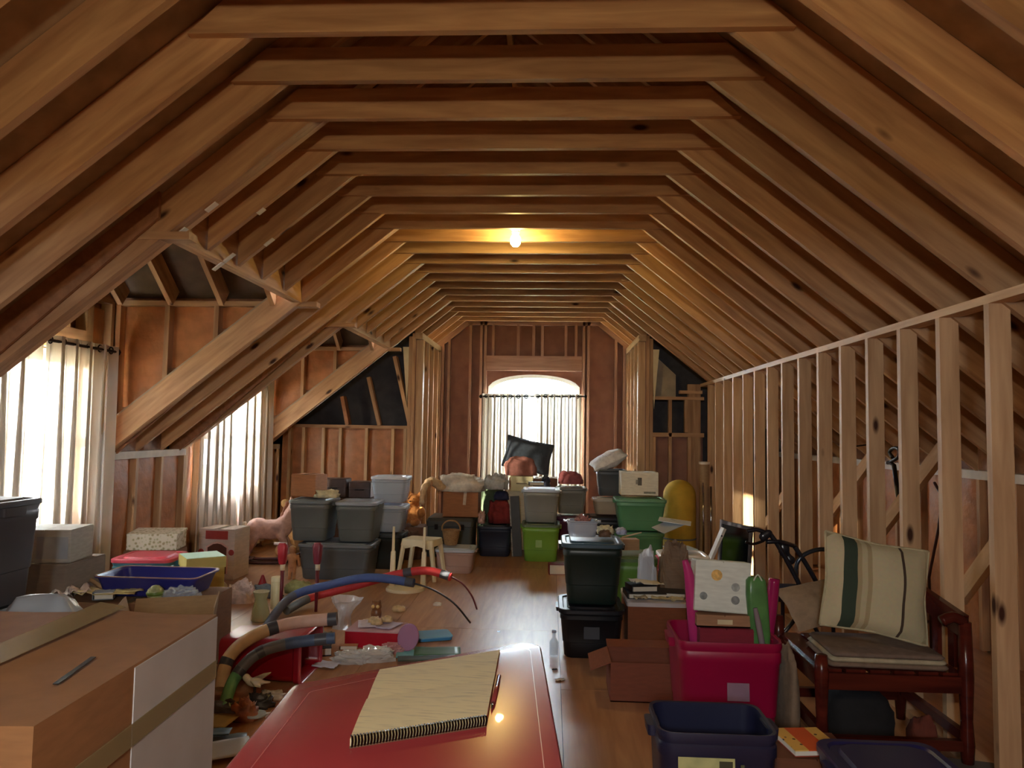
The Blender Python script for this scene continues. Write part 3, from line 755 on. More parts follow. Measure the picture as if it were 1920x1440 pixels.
def book(name, label, loc, w, l, t, c, rz=0, cat='book', group=None, pages=(222, 214, 196), rot=(0, 0)):
    o = empty(name, loc, math.radians(rz), label, cat, group); o.rotation_euler = (math.radians(rot[0]), math.radians(rot[1]), math.radians(rz)); m = plastic(c, .5)
    MB().box((0, 0, .002), (w, l, .004)).box((0, 0, t-.002), (w, l, .004)).box((-w/2+.002, 0, t/2), (.004, l, t)).build('cover', m, o)
    MB().box((.004, 0, t/2), (w-.014, l-.012, t-.009)).build('pages', plain('pages_%d' % pages[0], pages, .8, .06, 60, stretch=(1, 1, 8)), o)
    return o
# ------------------------------------------------------------------ foreground: table, notebook, big carton
TZ = .76
tab = empty('trapezoid_table', (0, 0, 0), label='red trapezoid classroom table with rounded corners in the foreground', cat='table')
c4 = [onz(548, 1282, TZ), onz(1012, 1197, TZ), None, None]
tl, tr = c4[0], c4[1]
dirv = (onz(1056, 1440, TZ)-tr).normalized(); Lr, Ll = 1.52, .78
corners = [tl, tr, tr+dirv*Lr, tl+dirv*(Ll+.06)]
corners[3] = tl+dirv*.80
def round_poly(ps, r, n=6):
    out = []
    for i, p in enumerate(ps):
        a = (ps[i-1]-p).normalized(); b = (ps[(i+1) % len(ps)]-p).normalized(); ang = a.angle(b); d = r/math.tan(ang/2)
        p0, p1 = p+a*d, p+b*d; c = p+(a+b).normalized()*(r/math.sin(ang/2))
        for k in range(n+1):
            q = p0.lerp(p1, k/n)-c; out.append(c+q.normalized()*r)
    return out
cen = sum(corners, Vector())/4
def inset(ps, d): return [cen+(p-cen)*(1-d/((p-cen).length)) for p in ps]
rp = round_poly(corners, .05)
def ringz(ps, z): return [Vector((p.x, p.y, z)) for p in ps]
RED = plain('red_laminate', (166, 62, 68), .27, .06, 4, spec=.6, coat=.15)
MB().loft([ringz(inset(rp, .02), TZ-.026), ringz(rp, TZ-.020), ringz(rp, TZ-.008), ringz(inset(rp, .006), TZ-.002), ringz(inset(rp, .012), TZ)]).build('table_top', RED, tab, smooth=True, ang=30)
r_in = inset(round_poly(corners, .04), .085); r_in2 = inset(round_poly(corners, .04), .089)
gm = MB(); nR = len(r_in)
gm.add(ringz(r_in, TZ+.0008)+ringz(r_in2, TZ+.0008), [(i, (i+1) % nR, nR+(i+1) % nR, nR+i) for i in range(nR)]).build('inlay_line', plain('pale_red_line', (206, 110, 112), .3, .05), tab)
MB().loft([ringz(inset(rp, 0), TZ-.021), ringz(inset(rp, -.0015), TZ-.018), ringz(inset(rp, -.0015), TZ-.009), ringz(inset(rp, 0), TZ-.007)], False, False).build('edge_band', plain('pale_edge', (188, 128, 140), .25, .05), tab, smooth=True)
for k in range(4):
    q = inset(corners, .14)[k]
    MB().tube([(q.x, q.y, TZ-.026), (q.x, q.y, .02)], [.022, .014], 12).build('leg', CHROME, tab, smooth=True)
    MB().lathe([(0, 0), (.018, 0), (.02, .01), (.015, .025), (0, .025)], 12, (q.x, q.y, 0)).build('foot', BLACK, tab, smooth=True)
# notebook lying open on it
nb = [onz(*p, TZ+.012) for p in ((712, 1257), (937, 1220), (912, 1352), (656, 1392))]
note = empty('notebook', (0, 0, 0), label='open spiral notebook with faint handwriting on the red table', cat='notebook')
def page_mat():
    m, nt, nn, ln, b = _new('ruled_page')
    tc = N(nt, 'ShaderNodeTexCoord'); mp = N(nt, 'ShaderNodeMapping'); mp.inputs['Scale'].default_value = (9, 75, 1); mp.inputs['Rotation'].default_value = (0, 0, -.2)
    ln.new(tc.outputs['Object'], mp.inputs[0])
    ns = N(nt, 'ShaderNodeTexNoise'); ns.inputs['Scale'].default_value = 1.6; ns.inputs['Detail'].default_value = 5; ln.new(mp.outputs[0], ns.inputs[0])
    rp_ = N(nt, 'ShaderNodeValToRGB'); rp_.color_ramp.elements[0].position = .52; rp_.color_ramp.elements[0].color = lin((228, 216, 174)); rp_.color_ramp.elements[1].position = .8; rp_.color_ramp.elements[1].color = lin((186, 176, 150))
    ln.new(ns.outputs[0], rp_.inputs[0]); ln.new(rp_.outputs[0], b.inputs['Base Color']); b.inputs['Roughness'].default_value = .75; return m
PAGE = page_mat()
def bil(u, v): return nb[0].lerp(nb[1], u).lerp(nb[3].lerp(nb[2], u), v)
def slab(v0, v1, z0, z1, sag):
    mb = MB(); K = 8; vs = []
    for zz in (z0, z1):
        for j in range(K+1):
            v = v0+(v1-v0)*j/K
            for i in range(2):
                q = bil(i, v); vs.append((q.x, q.y, TZ+zz+(sag*math.sin(math.pi*j/K)*.5 if zz == z1 else 0)))
    n2 = 2*(K+1)
    for j in range(K):
        a = 2*j
        mb.f += [(a, a+2, a+3, a+1), (n2+a, n2+a+1, n2+a+3, n2+a+2), (a, n2+a, n2+a+2, a+2), (a+1, a+3, n2+a+3, n2+a+1)]
    mb.f += [(0, 1, n2+1, n2), (2*K, n2+2*K, n2+2*K+1, 2*K+1)]; mb.v = vs; return mb
slab(.0, .495, .001, .015, .008).build('page', PAGE, note); slab(.505, 1, .001, .020, .008).build('page', PAGE, note)
slab(-.008, 1.012, .0008, .004, 0).build('cover', plain('brown_card', (112, 78, 58), .7), note)
wire = MB(); K = 46
for k in range(K):
    q = bil((k+.5)/K, 1.0); t_ = (bil(1, 1)-bil(0, 1)).normalized(); nn2 = Vector((t_.y, -t_.x, 0))
    wire.tube([q+nn2*-.006+Vector((0, 0, .012)), q+nn2*.006+Vector((0, 0, .014)), q+nn2*.010+Vector((0, 0, .006)), q+nn2*.004+Vector((0, 0, -.009))], .0022, 5)
w_ = wire.build('spiral_wire', METAL, note); w_.location = (0, 0, 0)
pa, pb = onz(936, 1268, TZ+.008), onz(922, 1328, TZ+.008)
pen = empty('pen', pa, label='slim dark red pen with silver tip beside the notebook', cat='pen')
MB().tube([(0, 0, 0), (pb-pa)*.85], .0055, 10).build('barrel', plastic((140, 60, 60), .25), pen, smooth=True)
MB().tube([(pb-pa)*.85, pb-pa], [.005, .001], 10).build('tip', CHROME, pen, smooth=True)

big = empty('moving_carton', (-1.40, 1.86, 0), math.radians(2.5), 'large taped brown moving carton with white side panel at the left foreground', 'box')
bw, bl_, bh = .76, .88, .86; CB = card((152, 108, 68))
mb = MB()
for s in (-1, 1): mb.box((s*(bw/2-.004), 0, bh/2), (.008, bl_, bh)).box((0, s*(bl_/2-.004), bh/2), (bw-.016, .008, bh))
mb.box((0, 0, .004), (bw, bl_, .008)).build('body', CB, big)
for s in (-1, 1):
    fm = MB(); K = 6; vs = []
    for zz in (0, .007):
        for j in range(K+1):
            for i in range(K+1):
                u, v = i/K, j/K
                x = s*(bw/2-u*(bw/2-.006)); lift = (.018+.012*s)*u**2*(1-.5*v) - .02*math.sin(u*math.pi)*(.4+.6*math.sin(v*3))*.4
                vs.append((x, (v-.5)*bl_, bh+zz+lift))
    n2 = (K+1)**2
    for j in range(K):
        for i in range(K):
            a = j*(K+1)+i; fm.f += [(a, a+1, a+K+2, a+K+1), (n2+a, n2+a+K+1, n2+a+K+2, n2+a+1)]
    for i in range(K):
        fm.f += [(i, n2+i, n2+i+1, i+1), (K*(K+1)+i+1, n2+K*(K+1)+i+1, n2+K*(K+1)+i, K*(K+1)+i), ((i+1)*(K+1), n2+(i+1)*(K+1), n2+i*(K+1), i*(K+1)), (i*(K+1)+K, n2+i*(K+1)+K, n2+(i+1)*(K+1)+K, (i+1)*(K+1)+K)]
    fm.v = vs; fm.build('flap', CB, big, smooth=True, ang=40)
MB().box((.055, .0, bh+.0335), (.085, bl_*.99, .0015), rotm(0, 8, 0)).build('tape', TAPE, big)
MB().box((bw/2+.002, .19, .55), (.003, .50, .62)).build('side_panel', plain('white_shipping_sheet', (196, 196, 198), .5, .08, 5), big)
MB().box((bw/2+.005, .02, .70), (.002, .84, .055), rotm(0, 0, 0)).build('side_tape', TAPE, big)
MB().box((.27, -.12, bh+.012), (.012, .20, .002), rotm(0, 4, 8)).build('slot', BLACK, big)

# ------------------------------------------------------------------ left window stack
p = ony(58, 1060, 4.3)
carton('dusty grey brown carton under a silver box by the near curtain', p.x, 4.3, 0, .42, .40, p.z, (122, 106, 92))
o = carton('small silver printed carton on top of a grey brown carton by the curtain', p.x+.03, 4.33, p.z+.0085, .31, .28, .19, (168, 162, 152), rz=8, print_=[(.05, .09, .18, .13, (150, 152, 156))], tape=False)
p = ony(25, 1090, 3.35)
for k, (lb, dz) in enumerate((('lower dark grey ribbed tote at the left edge of the picture', 0), ('upper dark grey ribbed tote at the left edge by the curtain', .545))):
    tote(lb, p.x-.40, 3.35, dz, .40, .46, .54, (74, 72, 76), (64, 62, 66), name='storage_tote')
# carton that carries the blue tray and papers
p = ony(255, 1132, 4.25)
SUP = p.z
carton('low wide carton under the blue tray', p.x-.055, 4.22, 0, .84, .50, SUP, (128, 92, 62))
sx = p.x
SUP += .009
tr_ = empty('blue_tray', (ony(262, 1130, 4.32).x, 4.52, SUP), 0, 'dark blue plastic tray holding sticks on a low carton', 'tray')
BLUE = plastic((44, 44, 120), .3)
w, l, h = S(200, 4.35), .34, .12
MB().loft([rrect(w*.82, l*.8, .04, 0), rrect(w*.86, l*.85, .04, .008), rrect(w*.97, l*.97, .045, h*.9), rrect(w+.014, l+.014, .05, h*.92), rrect(w+.014, l+.014, .05, h), rrect(w-.004, l-.004, .045, h), rrect(w*.85, l*.84, .04, .012)]).build('tub', BLUE, tr_, smooth=True, ang=35)
MB().loft([rrect(w+.018, l+.018, .052, h-.002), rrect(w+.018, l+.018, .052, h+.004), rrect(w-.002, l-.002, .045, h+.004), rrect(w-.002, l-.002, .045, h-.002)], False, False).build('rim', plain('tan_rim', (150, 118, 110), .4), tr_, smooth=True)
for k, (a, b, r_) in enumerate((((155, 1098), (205, 1116), .014), ((168, 1086), (202, 1108), .013))):
    q0, q1 = ony(*a, 4.50+.06*k), ony(*b, 4.48+.06*k)
    s_ = empty('wooden_stick', q1, 0, ('thicker', 'thinner')[k]+' tan wooden stick leaning out of the blue tray', 'stick')
    MB().tube([(0, 0, 0), q0-q1], [r_, r_*.9], 8).build('shaft', card((186, 146, 104)), s_, smooth=True); MB().lathe([(0, -.01), (r_*.9, -.008), (r_, .004), (0, .012)], 8, q0-q1).build('end_cap', card((206, 168, 126)), s_, smooth=True)
q0, q1 = ony(213, 1084, 4.52), ony(222, 1110, 4.50)
s_ = empty('marker', q1, 0, 'pale green marker standing in the blue tray', 'marker'); MB().tube([(0, 0, 0), (q0-q1)*.7], .016, 10).build('barrel', plastic((130, 190, 140)), s_, smooth=True); MB().tube([(q0-q1)*.7, (q0-q1)], .018, 10).build('cap', plastic((160, 210, 160)), s_, smooth=True)
leafs = [((122, 1128), .14, .12, 10, (226, 214, 206), .05), ((150, 1122), .11, .12, 40, (210, 190, 180), .06), ((170, 1138), .20, .12, -10, (216, 200, 150), .03), ((215, 1135), .22, .15, 15, (206, 186, 130), .015), ((235, 1142), .16, .10, 30, (196, 178, 126), .012)]
for k, (q, w_, l_, rz, c, cr) in enumerate(leafs):
    p_ = ony(*q, 4.30)
    leaf('paper_sheet', ('crumpled pinkish tissue at the left of the blue tray', 'crumpled brownish tissue behind the pink tissue', 'creased cream sheet in front of the blue tray', 'tan folded sheet under the stick ends', 'narrow tan sheet at the front of the tray')[k], 'paper', (p_.x, 4.285+.01*k, SUP+.002+.010*k), w_, l_, plain('sheet_%d_%d' % (c[0], k), c, .8, .15, 30), rz, crump=cr, seed=k)
bk = book('gift_box', 'small grey blue box standing among the papers by the tray', (ony(188, 1145, 4.24).x, 4.27, SUP+.01), .11, .07, .045, (120, 128, 138), 20, cat='box')
p_ = ony(295, 1140, 4.30)
o = empty('ball_ornament', (p_.x, 4.27, SUP+.001), 0, 'cream and green swirled ball in front of the blue tray', 'ornament')
MB().lathe([(0, 0), (.025, .008), (.042, .03), (.048, .05), (.042, .072), (.02, .092), (0, .097)], 16).build('ball', plain('swirl', (170, 176, 126), .3, .5, 26), o, smooth=True); MB().lathe([(.044, .062), (.05, .055), (.05, .045), (.044, .038)], 16).build('band', plastic((96, 120, 50)), o, smooth=True)
heap('plastic_bag', 'crumpled clear plastic bag beside the cream and green ball', 'plastic bag', (p_.x+.14, 4.29, SUP), (.20, .12, .07), film('bag_film'), 5, 3, .4, sharp=True)
heap('plastic_bag', 'pale blue plastic bag bulging behind the moving carton', 'plastic bag', (-1.80, 2.62, .0), (.52, .4, .80), film('blue_bag', (170, 180, 190), .25, .25), 8, 1.4, .10)

# teal tote with red lid, gift box, floral box, dolls' house carton
p = ony(255, 1095, 5.15)
o = tote('teal tote with red lid and latch in front of the eave wall', p.x, 5.15, 0, .40, .36, ony(255, 1043, 5.15).z, (64, 112, 124), (196, 70, 84), sticker=None, name='storage_tote', taper=.92, rz=6)
MB().box((.05, -.19, .44), (.07, .02, .05)).build('latch', plastic((226, 140, 120)), o)
p = ony(352, 1100, 5.05); gz = ony(350, 1060, 5.05).z
o = empty('gift_box', (p.x, 5.25, 0), math.radians(38), 'tall yellow gift box with pale mint lid beside the teal tote', 'box')
MB().box((0, 0, gz/2), (.25, .25, gz)).build('body', plain('yellow_card', (186, 170, 92), .6, .08), o)
MB().box((0, 0, gz+.0), (.265, .265, .075)).build('lid', plain('yellow_lid', (196, 182, 106), .6, .08), o); MB().box((0, 0, gz+.039), (.255, .255, .003)).build('lid_panel', plain('mint', (178, 216, 196), .5, .05), o)
p = ony(281, 1032, 5.70)
carton('plain brown carton below the floral box by the eave wall', p.x, 5.66, 0, .38, .26, p.z-.008, (120, 84, 60))
o = empty('floral_box', (p.x, 5.80, p.z+.005), math.radians(10), 'floral printed keepsake box behind the teal tote', 'box')
def flower_mat():
    m, nt, nn, ln, b = _new('floral_print'); tc = N(nt, 'ShaderNodeTexCoord'); vo = N(nt, 'ShaderNodeTexVoronoi'); vo.inputs['Scale'].default_value = 38; ln.new(tc.outputs['Object'], vo.inputs['Vector'])
    rp_ = N(nt, 'ShaderNodeValToRGB'); e = rp_.color_ramp.elements; e[0].color = lin((150, 96, 92)); e[1].color = lin((214, 206, 190)); e[1].position = .5; ln.new(vo.outputs['Distance'], rp_.inputs[0])
    x = e.new(.28); x.color = lin((164, 160, 120)); ln.new(rp_.outputs[0], b.inputs['Base Color']); return m
FLW = flower_mat()
MB().box((0, 0, .06), (.37, .24, .12)).build('body', FLW, o); MB().box((0, .01, .125), (.38, .25, .014), rotm(4, 0, 0)).build('lid', FLW, o)
x, yf, z, w, h = rect(352, 424, 993, 1086, z=0)
o = carton('white and red carton printed with an arched doorway by the far curtain', x+.09, yf, 0, w, .30, h, (206, 190, 182), rz=-4, name='toy_carton', tape=True)
RD = plain('print_red', (168, 64, 60), .55, .1); DK = plain('print_brown', (92, 52, 40), .55, .15)
l2 = -.15-.002
MB().box((0, l2, h-.05), (w*.62, .003, .08)).build('printed_banner', RD, o)
MB().prism([(-.10, h*.12), (.12, h*.12), (.12, h*.66), (.06, h*.74), (.01, h*.76), (-.04, h*.74), (-.10, h*.66)], l2-.003, l2-.001, 'y').build('printed_arch', plain('print_pink', (222, 178, 168), .55), o)
MB().prism([(-.085, h*.12), (.105, h*.12), (.105, h*.64), (.05, h*.71), (.01, h*.725), (-.03, h*.71), (-.085, h*.64)], l2-.006, l2-.004, 'y').build('printed_doorway', DK, o)
for k, zz in enumerate((.22, .36, .5)): MB().box((-.05, l2-.0065, h*zz), (.05, .001, .05)).build('printed_window', plain('print_pane', (130, 96, 84), .5), o)
for s in (-1, 1): MB().lathe([(0, 0), (.028, 0), (.028, .002), (0, .002)], 14, (s*w*.42, l2-.001, h*.55), rotm(90)).build('printed_seal', RD, o)
# ------------------------------------------------------------------ grey totes and what stands round them
x, yf, z, w, h = rect(556, 692, 1018, 1088, z=0)
G1 = (92, 98, 102)
tote('wide grey tote at the bottom of the grey stack', x, yf, 0, w, .46, h, G1, (118, 124, 132), taper=.9)
yb = yf; zb = h+.002
p1 = ony(573, 1018, yf); p2 = ony(658, 1018, yf)
hh = S(80, yf)
tote('grey tote standing upper left on the wide grey tote', p1.x+.005, yf+.03, zb, S(75, yf), .42, hh, (102, 108, 108), (112, 118, 120))
tote('grey tote with pale lid rim standing upper right on the wide grey tote', p2.x+.02, yf+.03, zb, S(75, yf), .42, hh-.01, (100, 106, 104), (150, 160, 172))
ztop = zb+hh+.006
carton('tan carton with lit side on the upper left grey tote', ony(573, 935, yf+.15).x, yf+.14, ztop, S(52, yf+.2), .22, S(40, yf+.2), (178, 122, 82), rz=-14)
heap('folded_cloth', 'folded cream cloth on the upper left grey tote', 'cloth', (ony(612, 935, yf+.1).x, yf+.12, ztop), (.22, .13, .07), cloth((206, 196, 160)), 3)
x, yf2, z, w, h = rect(690, 742, 1000, 1068, z=0)
tote('dark green tote under the clear tubs', x, yf2, 0, .36, .42, h, (40, 46, 44), (48, 54, 54))
tote('clear tub with pale lid on the dark green tote', x+.03, yf2+.03, h+.002, .33, .38, S(52, yf2), (220, 226, 236), (196, 206, 222), clear=True)
zc = h+.004+S(52, yf2)+.016
tote('topmost clear tub holding a framed card beside the grey totes', x+.035, yf2+.03, zc, .36, .36, S(52, yf2), (220, 226, 236), (214, 220, 230), clear=True)
o = empty('framed_photo', (x+.01, yf2+.11, zc+.03), 0, 'small white card in brown frame inside the topmost clear tub', 'frame')
MB().box((0, 0, .115), (.12, .012, .21), rotm(-6, 0, 3)).build('frame', card((110, 72, 52)), o); MB().box((0, -.009, .105), (.10, .004, .17), rotm(-6, 0, 3)).build('card', PAPER, o)
x3 = ony(632, 935, 8.05).x-.06
for k, (dx, w_, h_, lb) in enumerate(((0, .30, .2, 'dark brown case behind the grey totes'), (.30, .24, .17, 'low dark brown case beside the clear tubs'))):
    carton('brown carton standing behind the grey totes '+('on the left', 'on the right')[k], x3+dx, 8.0, 0, .29, .4, .68, (96, 66, 52))
    cs = empty('case', (x3+dx, 8.18, .695), 0, lb, 'case'); mc = plain('dark_leather', (70, 52, 48), .4, .2)
    MB().loft([rrect(w_, .22, .02, 0), rrect(w_, .22, .02, h_*.55)]).build('body', mc, cs, smooth=True, ang=40); MB().loft([rrect(w_+.006, .226, .02, h_*.56), rrect(w_+.006, .226, .02, h_*.96), rrect(w_-.02, .2, .02, h_)]).build('lid', mc, cs, smooth=True, ang=40)
    MB().tube([(-.05, -.115, h_*.5), (-.04, -.14, h_*.5), (.04, -.14, h_*.5), (.05, -.115, h_*.5)], .006, 6, 3).build('handle', BLACK, cs, smooth=True)

# rocking horse with teddy on its back
p = onz(500, 1058, 0)
rh = empty('rocking_horse', (p.x-.02, p.y+.1, 0), math.radians(12), 'pale pink plush rocking horse on dark rockers beside the grey totes', 'rocking horse')
PINK = cloth((196, 156, 142))
blob('body', [((-.12, 0, .36), (.13, .11, .12)), ((.02, 0, .35), (.16, .10, .11)), ((.14, 0, .38), (.10, .085, .12)), ((.20, 0, .48), (.07, .06, .12)), ((.24, 0, .58), (.06, .055, .09)), ((.31, 0, .60), (.09, .045, .055)), ((.21, .035, .67), (.018, .014, .04)), ((.21, -.035, .67), (.018, .014, .04))] +
     [((sx_*.14+k*sx_*.035, sy_*.07, .28-k*.075), (.045-.005*k, .042-.004*k, .06)) for sx_ in (-1, 1) for sy_ in (-1, 1) for k in range(4)], PINK, rh, vox=.016)
blob('mane', [((.18-.02*k, 0, .62-.055*k), (.035, .022, .04)) for k in range(4)], cloth((150, 96, 70)), rh, vox=.012)
blob('tail', [((-.26-.012*k, 0, .40-.05*k), (.028, .028, .045)) for k in range(4)], cloth((206, 186, 160)), rh, vox=.012)
for s in (-1, 1):
    MB().tube([(-.34, s*.10, .085), (-.2, s*.11, .03), (0, s*.11, .018), (.2, s*.11, .03), (.34, s*.10, .085)], .018, 8, 5).build('rocker', plain('dark_red_wood', (78, 30, 26), .4, .2), rh, smooth=True)
for k in (-.18, .16): MB().box((k, 0, .04), (.035, .22, .02)).build('cross_bar', plain('dark_red_wood', (78, 30, 26)), rh)
def bear(label, loc, s, c, rz, group=None):
    o = empty('teddy_bear', loc, math.radians(rz), label, 'soft toy', group); m = cloth(c)
    blob('body', [((0, 0, .13*s), (.11*s, .10*s, .13*s)), ((0, -.01*s, .31*s), (.095*s, .09*s, .085*s)), ((.075*s, 0, .385*s), (.035*s, .02*s, .035*s)), ((-.075*s, 0, .385*s), (.035*s, .02*s, .035*s)), ((0, -.085*s, .295*s), (.045*s, .035*s, .035*s)),
                  ((.13*s, -.05*s, .17*s), (.05*s, .05*s, .07*s)), ((-.13*s, -.05*s, .17*s), (.05*s, .05*s, .07*s)), ((.09*s, -.13*s, .05*s), (.05*s, .09*s, .05*s)), ((-.09*s, -.13*s, .05*s), (.05*s, .09*s, .05*s))], m, o, vox=.011)
    for sx_ in (-1, 1): MB().lathe([(0, -.008*s), (.009*s, 0), (0, .008*s)], 8, (sx_*.035*s, -.092*s, .335*s)).build('eye', BLACK, o, smooth=True)
    MB().lathe([(0, -.01*s), (.014*s, 0), (0, .01*s)], 8, (0, -.122*s, .305*s)).build('nose', BLACK, o, smooth=True)
    return o
bear('tan teddy bear sitting behind the rocking horse', (p.x+.06, p.y+.66, .0), 1.5, (190, 150, 100), 20)
# ------------------------------------------------------------------ cream stand, stool, lidded tub and basket
CREAM = plastic((226, 214, 178), .35)
p = onz(760, 1106, 0)
o = empty('round_base_stand', (p.x, p.y, 0), 0, 'cream plastic stand with round base and two tall posts', 'stand')
R_ = S(36, p.y)
MB().lathe([(0, 0), (R_, 0), (R_*1.01, .012), (R_*.96, .028), (R_*.6, .034), (0, .034)], 28).build('base', CREAM, o, smooth=True, ang=40)
for k, px_ in enumerate((735, 793)):
    q = ony(px_, 1100, p.y); dx = q.x-p.x; hp = S(116, p.y)
    MB().loft([rrect(.05, .04, .008, .03, cx=dx), rrect(.042, .034, .008, hp*.6, cx=dx+.004), rrect(.026, .028, .008, hp*.62, cx=dx+.003), rrect(.02, .024, .006, hp, cx=dx+.004)]).build('post', CREAM, o, smooth=True, ang=35)
q = onz(783, 1092, 0)
o = empty('plastic_stool', (q.x, q.y+.2, 0), math.radians(-14), 'cream plastic step stool with splayed legs behind the round stand', 'stool')
sw, sh = S(64, q.y), S(76, q.y)
MB().loft([rrect(sw+.02, .28, .03, sh-.06), rrect(sw+.02, .28, .03, sh-.055), rrect(sw, .26, .03, sh), rrect(sw-.03, .23, .03, sh+.002)]).build('seat', CREAM, o, smooth=True, ang=35)
for sx_ in (-1, 1):
    for sy_ in (-1, 1):
        MB().tube([(sx_*(sw/2-.02), sy_*.11, sh-.04), (sx_*(sw/2+.03), sy_*.13, 0)], [.026, .02], 6).build('leg', CREAM, o)
    MB().prism([(-sw/2+.01, sh-.05), (sw/2-.01, sh-.05), (sw/2-.04, sh-.09), (0, sh-.06), (-sw/2+.04, sh-.09)], sx_*.125-.005, sx_*.125+.005, 'y').build('apron', CREAM, o)
x, yf, z, w, h = rect(818, 884, 1030, 1076, z=0)
tote('pinkish clear tub with pale blue lid carrying a basket', x, yf, 0, w+.02, .36, h+.01, (190, 168, 158), (196, 214, 238), taper=.9, mat=film('pink_tub', (196, 166, 156), .12, .3))
o = empty('wicker_basket', (ony(845, 1020, yf+.15).x, yf+.16, h+.018), 0, 'small wicker basket with arched handle on the pale blue lid', 'basket')
WK = plain('wicker', (168, 128, 84), .7, .3, 50, bump=.6, stretch=(1, 1, 4))
MB().lathe([(0, 0), (.062, 0), (.07, .02), (.092, .14), (.098, .15), (.086, .15), (.064, .02), (0, .012)], 22).build('bowl', WK, o, smooth=True, ang=40)
MB().tube([(-.092, 0, .14), (-.09, 0, .19), (-.05, 0, .235), (0, 0, .245), (.05, 0, .235), (.09, 0, .19), (.092, 0, .14)], .009, 6, 4).build('handle', WK, o, smooth=True)
q = ony(815, 1012, yf+.08)
leaf('woven_mat', 'pale tan curved mat leaning beside the basket', 'mat', (q.x-.01, yf+.27, h+.02), .14, .10, card((186, 158, 120)), 20, (0, -24), crump=.02, seed=4)
# ------------------------------------------------------------------ clutter on the floor between carton and table
# open carton behind the moving carton
p = onz(388, 1346, 0)
hc = S(146, p.y)
cc_ = Vector((p.x, p.y, 0))+rotm(0, 0, 21) @ Vector((-.21, .20, 0))
oc = carton('open tan carton with raised flaps behind the large moving carton', cc_.x, cc_.y-.20, 0, .42, .40, hc, (158, 128, 92), rz=21, open_=True, flaps=(6, 15, 118, 40), name='open_carton', fl=.36)
# red tote tipped on its side
x, yf, z, w, h = rect(402, 566, 1200, 1284, z=0)
o = empty('storage_tote', (x, yf+.20, 0), 0, 'dark red tote lying on its side with its mouth to the right', 'tote')
RD2 = plastic((150, 16, 36), .3)
def ringx(ww, hh, xx, g=0): return [Vector((xx, q.x, q.y+h/2)) for q in rrect(ww+g, hh+g, .04, 0)]
MB().loft([ringx(.34, h*.86, -w/2), ringx(.36, h*.9, -w*.1), ringx(.38, h*.94, w*.38), ringx(.40, h, w*.40), ringx(.40, h, w*.46), ringx(.39, h*.97, w*.465), ringx(.37, h*.92, w*.42), ringx(.33, h*.84, -w*.46)]).build('body', RD2, o, smooth=True, ang=35)
MB().loft([ringx(.40, h, w*.455, .006), ringx(.40, h, w*.485, .008), ringx(.385, h*.96, w*.485), ringx(.385, h*.96, w*.455)], False, False).build('rim', plastic((176, 60, 70), .25), o, smooth=True)
RBX, RBY, RBH = x, yf, h
# taped foam tubes
def foam_tube(label, pts, r, bands, cols, wire=None, wc=(52, 46, 46)):
    o = empty('foam_tube', pts[0], 0, label, 'foam tube', 'taped foam tubes')
    pts = [Vector(q)-Vector(pts[0]) for q in pts]
    sp, _ = spline(pts, [r]*len(pts), 8); n = len(sp)-1
    for k, (a, b, c) in enumerate(cols):
        i0, i1 = int(a*n), max(int(a*n)+1, int(b*n)); MB().tube(sp[i0:i1+1], r, 12).build('foam_section', plain('foam_%d_%d_%d' % c, c, .55, .1, 20), o, smooth=True, ang=60)
    for t in bands:
        i0 = max(0, min(n-2, int(t*n))); MB().tube(sp[i0:i0+3], r*1.06, 12).build('tape_band', plain('grey_tape', (70, 72, 80), .4, .1), o, smooth=True, ang=60)
    if wire:
        wp = [Vector(q)-o.location for q in wire]; MB().tube(wp, .007, 6, 6).build('rod', plain('rod_%d' % wc[0], wc, .4), o, smooth=True)
    return o
ya = RBY+.12
foam_tube('cream taped foam tube arching over the red tote', [onz(414, 1292, .04), ony(428, 1235, RBY-.10), ony(470, 1196, RBY-.055), ony(540, 1170, RBY+.05), ony(632, 1160, RBY+.10)], .036, (.2, .63, .96), [(0, .63, (216, 180, 136)), (.63, 1, (214, 176, 158))])
foam_tube('green and grey taped foam tube arching over the red tote', [onz(418, 1332, .03), ony(440, 1272, RBY-.24), ony(482, 1226, RBY-.17), ony(545, 1206, RBY-.11), ony(628, 1196, RBY-.06)], .032, (.3, .52, .9), [(0, .3, (108, 168, 118)), (.3, .72, (104, 106, 112)), (.72, 1, (70, 88, 118))])
yb = 5.75
foam_tube('blue foam tube with dark rod bowed to the floor', [onz(498, 1178, .034), ony(545, 1120, yb-.1), ony(620, 1096, yb), ony(695, 1083, yb), ony(776, 1093, yb-.05)], .033, (.97,), [(0, .3, (86, 92, 110)), (.3, 1, (70, 92, 150))], [ony(774, 1093, yb-.05), ony(810, 1105, yb-.1), ony(850, 1130, yb-.15), onz(882, 1168, .007)])
foam_tube('red foam tube with grey tape and dark red rod bowed to the floor', [onz(537, 1145, .036), ony(585, 1120, 6.05), ony(660, 1100, 6.05), ony(740, 1078, 6.05), ony(800, 1070, 6.05), ony(846, 1082, 6.02)], .033, (.66, .9, .94), [(0, .18, (96, 98, 96)), (.18, 1, (196, 54, 58))], [ony(846, 1082, 6.02), ony(868, 1095, 6.0), ony(885, 1118, 5.97), onz(894, 1142, .007)], (110, 44, 44))
